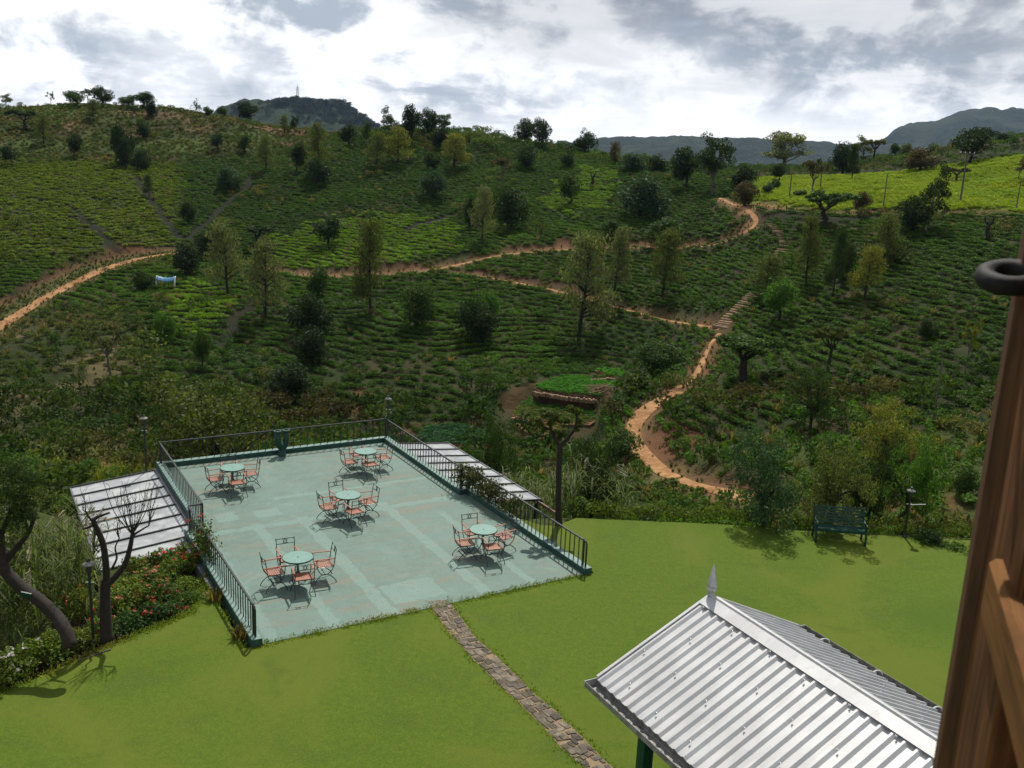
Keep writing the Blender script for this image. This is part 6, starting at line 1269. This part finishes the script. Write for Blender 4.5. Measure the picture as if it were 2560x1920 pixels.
# pruned ivy-clad tree by the right railing
b_ = gp(1397, 1312); dd = math.hypot(b_[0], b_[1])
big_tree('pruned_tree', 'pruned tree with a tall bare trunk and tufted forked top by the hedge', [(1397,1316,dd),(1396,1260,dd),(1397,1180,dd),(1400,1112,dd)], [0.115,0.095,0.09,0.095], [([(1400,1118,dd),(1385,1092,dd),(1376,1066,dd),(1380,1045,dd)], 0.07, 0.03), ([(1402,1116,dd),(1420,1095,dd),(1437,1070,dd),(1442,1042,dd),(1436,1022,dd)], 0.065, 0.028), ([(1378,1075,dd),(1362,1068,dd),(1350,1060,dd)], 0.04, 0.02)],
 [(1370,1038,dd,0.34),(1350,1058,dd,0.26),(1394,1044,dd,0.26),(1434,1030,dd,0.30),(1412,1062,dd,0.26),(1442,1060,dd,0.24),(1396,1085,dd,0.26),(1376,1070,dd,0.26)], (0.062,0.084,0.018), 3000, 0.085, 0.05, M_barkdk, seed=14, up=0.3)
# climbers on the railings
def climber(label, runs, n, tint, seed, flowers=None, brown=0.0):
    r = np.random.default_rng(seed); t = empty('climbing_plant', AB(runs[0][0], runs[0][1], ZK), 0, label, 'climber', 'climbers on the railings'); o = AB(runs[0][0], runs[0][1], ZK); P = []
    for (a0, b0, a1, b1, z0, z1, wd) in runs:
        m = int(n/len(runs)); k = r.uniform(0, 1, m); hgt = z0+(z1-z0)*(r.uniform(0, 1, m)**0.7)*(0.75+0.25*np.sin(k*9+seed)); cl_ = np.round(k*9)/9+r.normal(0, 0.05, m); k = np.where(r.random(m) < 0.5, cl_, k)
        for i in range(m): P.append(AB(a0+(a1-a0)*k[i]+r.normal(0, wd), b0+(b1-b0)*k[i]+r.normal(0, wd*0.6), hgt[i]))
    P = np.array(P)-o; leaf_obj('foliage', P, 0.085, 0.05, tint, t, 0.2, seed=seed)
    if brown: leaf_obj('dry_twigs', P[r.random(len(P)) < brown]+r.normal(0, 0.04, 3), 0.12, 0.018, (0.10, 0.055, 0.035), t, 0.0, seed=seed+1)
    if flowers is not None:
        q = P[r.choice(len(P), 9, False)]; q = np.concatenate([p+ball(10, r, 0.2)*0.06+np.array([0, 0, 0.05]) for p in q]); V, F_ = leaf_cards(q, 0.06, 0.045, 0.3, r); link('flowers', mesh_np('flowers', V, F_), flowers, t)
climber('leafy climber with dry reddish tips over the right railing', [(RA,26.2,RB,25.4,0.25,1.05,0.16),(RB,25.5,RB,24.2,0.2,1.0,0.15),(RB,24.4,RB,22.6,0.2,0.95,0.11)], 3000, (0.050,0.075,0.024), 31, None, 0.45)
climber('small red-flowered climber on the left railing', [(LB,24.6,LB,23.4,0.1,1.05,0.13)], 900, (0.065,0.100,0.024), 33, M_red, 0.2)
# tufts at the kerb foot
for a_, b_, lab in [(LB-0.22,19.5,'dry grass tuft at the near end of the left kerb'), (LB-0.3,21.6,'brown weeds at the foot of the left kerb')]:
    p = AB(a_, b_, 0.0); g = tuft_mesh('grass_tuft', 700+int(b_*10), 60, 0.32, 0.34, M_leaf); o = tag(link('grass_tuft', g, None, loc=tuple(p)), lab, 'grass'); o.color = (0.12, 0.095, 0.035, 1)
# reeds: tall canes with long arching leaves and pale plumes
def reeds(name, pts, label, seed, h=(2.0, 3.2)):
    r = np.random.default_rng(seed); V = []; F_ = []; PV = []; PF = []
    for (x_, y_) in pts:
        z0 = float(interp(x_, y_)); H = r.uniform(*h); ln_ = r.normal(0, 0.10, 2); tip = np.array([x_+ln_[0]*H, y_+ln_[1]*H, z0+H]); base = np.array([x_, y_, z0-0.05]); s_ = np.array([0.012, 0, 0]); i = len(V); V += [base-s_, base+s_, tip+s_*0.5, tip-s_*0.5]; F_.append((i, i+1, i+2, i+3))
        for k in range(11):
            f = r.uniform(0.15, 0.98); p = base+(tip-base)*f; a = r.uniform(0, 6.28); d = np.array([math.cos(a), math.sin(a), 0]); L = r.uniform(0.45, 0.85); wv = np.array([-d[1], d[0], 0])*r.uniform(0.012, 0.024); q1 = p+d*L*0.45+np.array([0, 0, L*0.42]); q2 = p+d*L*0.95+np.array([0, 0, L*r.uniform(-0.15, 0.45)]); i = len(V); V += [p-wv*0.5, p+wv*0.5, q1+wv, q1-wv, q2+wv*0.15, q2-wv*0.15]; F_ += [(i, i+1, i+2, i+3), (i+3, i+2, i+4, i+5)]
        if r.random() < 0.16:
            a = r.uniform(0, 6.28); d = np.array([math.cos(a), math.sin(a), 0])
            for k in range(16): p = tip+np.array([0, 0, r.uniform(-0.05, 0.35)]); e = p+d*r.uniform(0.1, 0.45)+np.array([0, 0, r.uniform(-0.25, 0.2)]); wv = np.array([-d[1], d[0], 0])*0.012; i = len(PV); PV += [p-wv, p+wv, e+wv, e-wv]; PF.append((i, i+1, i+2, i+3))
    t = empty(name, (0, 0, 0), 0, label, 'reeds'); t['kind'] = 'stuff'
    o = link('canes', mesh_np('canes', V, F_), M_leaf, t); o.color = (0.060, 0.085, 0.018, 1); o2 = link('plumes', mesh_np('plumes', PV, PF), M_leaf, t); o2.color = (0.22, 0.20, 0.145, 1)
r = np.random.default_rng(5); pts = []
while len(pts) < 260:
    u, v = r.uniform(-60, 225), r.uniform(1400, 1560)
    d = 30-(v-1400)/160*7.5+r.uniform(-1.2, 1.2); q = at(u, v, d); a_, b_ = q@EA, q@EB
    if a_ < 2.45 or b_ < 25: pts.append((q[0], q[1]))
reeds('reed_bed', pts, 'thick stand of tall reeds left of the clear roof', 6, (1.7, 2.8))
pts = [tuple(AB(r.uniform(16.7, 19.2), r.uniform(23.6, 31.5))[:2]) for _ in range(105)]
reeds('reed_bed', pts, 'tall reeds with pale plumes beyond the right clear roof', 7, (1.3, 2.3))
# timber rail beside the right lean-to
p0, p1 = at(1341, 1252, 32.0), at(1402, 1292, 28.3); tag(MB().bar(p0, p1, 0.07, 0.10).build('timber_rail', simple('grey_timber', (0.16, 0.095, 0.065, 1), 0.8)), 'weathered timber rail running from the right clear roof to the pruned tree', 'timber rail')
# shade-side shrubs right of the terrace and behind the hedge
for k, (u, v, d, w, h, c, lab) in enumerate([(1440,1290,28.6,1.1,0.9,MG,'leafy shrub at the foot of the pruned tree'), (1500,1270,30.5,1.4,1.0,DG,'dark shrub behind the left end of the hedge'), (1620,1265,31,1.3,0.8,DG,'low dark shrub behind the hedge below the dirt path'), (1980,1285,30.2,1.2,0.8,MG,'dry green shrub behind the hedge left of the bench'), (2330,1290,30.0,1.4,0.8,DG,'dark shrub behind the hedge right of the lamp post'), (2400,1290,29.6,1.3,0.8,MG,'green shrub behind the hedge beside the window frame')]):
    q = at(u, v, d); shrub(0, 0, w, h, c, lab, 'shrub', None, 'shrubs behind the hedge', P=np.array([q[0], q[1], float(interp(q[0], q[1]))]))
# ------------------------------------------------------------------ hazy air over the whole valley
def haze():
    m, t, out = new_mat('haze_air'); p = t.n('ShaderNodeVolumePrincipled', i={'Color': (0.45, 0.64, 1.0, 1), 'Density': 0.000045, 'Anisotropy': 0.0}); _lk(t.nt, p.outputs[0], out.inputs['Volume'])
    o = MB().box((0, 2400, 195), (9000, 5600, 450)).build('haze', m); tag(o, 'thin bluish haze filling the air of the valley', 'haze', kind='stuff')
haze()
# ------------------------------------------------------------------ grass blades ragged along the edges of the lawn
src_collection('turf', [tuft_mesh('turf_shape', 800+k, 22, 0.045, 0.26, M_tea, 0.006) for k in range(4)])
r = np.random.default_rng(91); x = r.uniform(-16, 22, 60000); y = r.uniform(9, 27.6, 60000); u, v = uv_all(x, y, 0*x); k = inpoly(x, y, LAWN) & (u > -150) & (u < 2700) & (v < 2050); x, y = x[k], y[k]
pd = np.full(len(x), 9.0)
for q in ctr[::3]: pd = np.minimum(pd, np.hypot(x-q[0], y-q[1]))
k = pd > 0.27; x, y = x[k][:0], y[k][:0]
# extra along the edges of the terrace, the path and the bed
ex = [AB(r.uniform(LB, RB), NB-0.10+r.normal(0, 0.035))[:2] for _ in range(260)]
for s in np.arange(0, acc[-1]-0.2, 0.14): ex += [pp(s, sg_*(W_(s)+r.normal(0.015, 0.025))) for sg_ in (-1, 1)]
for p, q in zip(LAWN[2:7], LAWN[3:8]): ex += [np.array(p)+(np.array(q)-np.array(p))*r.random()+r.normal(0, 0.05, 2) for _ in range(40)]
ex = np.array(ex); X_ = np.concatenate([x, ex[:, 0]]); Y_ = np.concatenate([y, ex[:, 1]]); n = len(X_); nz = fbm(X_, Y_, 3.0, 17); n2 = fbm(X_, Y_, 0.8, 27)
T = np.zeros((n, 3)); T[:] = (0.135, 0.185, 0.022); T = lerp3(T, (0.165, 0.175, 0.035), np.clip(0.3+0.7*nz, 0, 1)); T = lerp3(T, (0.10, 0.165, 0.018), np.clip(-0.8*n2, 0, 1)); T = T*(1+0.18*r.standard_normal(n))[:, None].clip(0.6, 1.5)
sc = r.uniform(0.6, 1.25, n); sc[len(x):] *= 1.1
scatter('turf', np.stack([X_, Y_, 0*X_+0.001], 1), sc, T, 'turf', 'ragged short grass along the edges of the lawn', 'grass', 9)
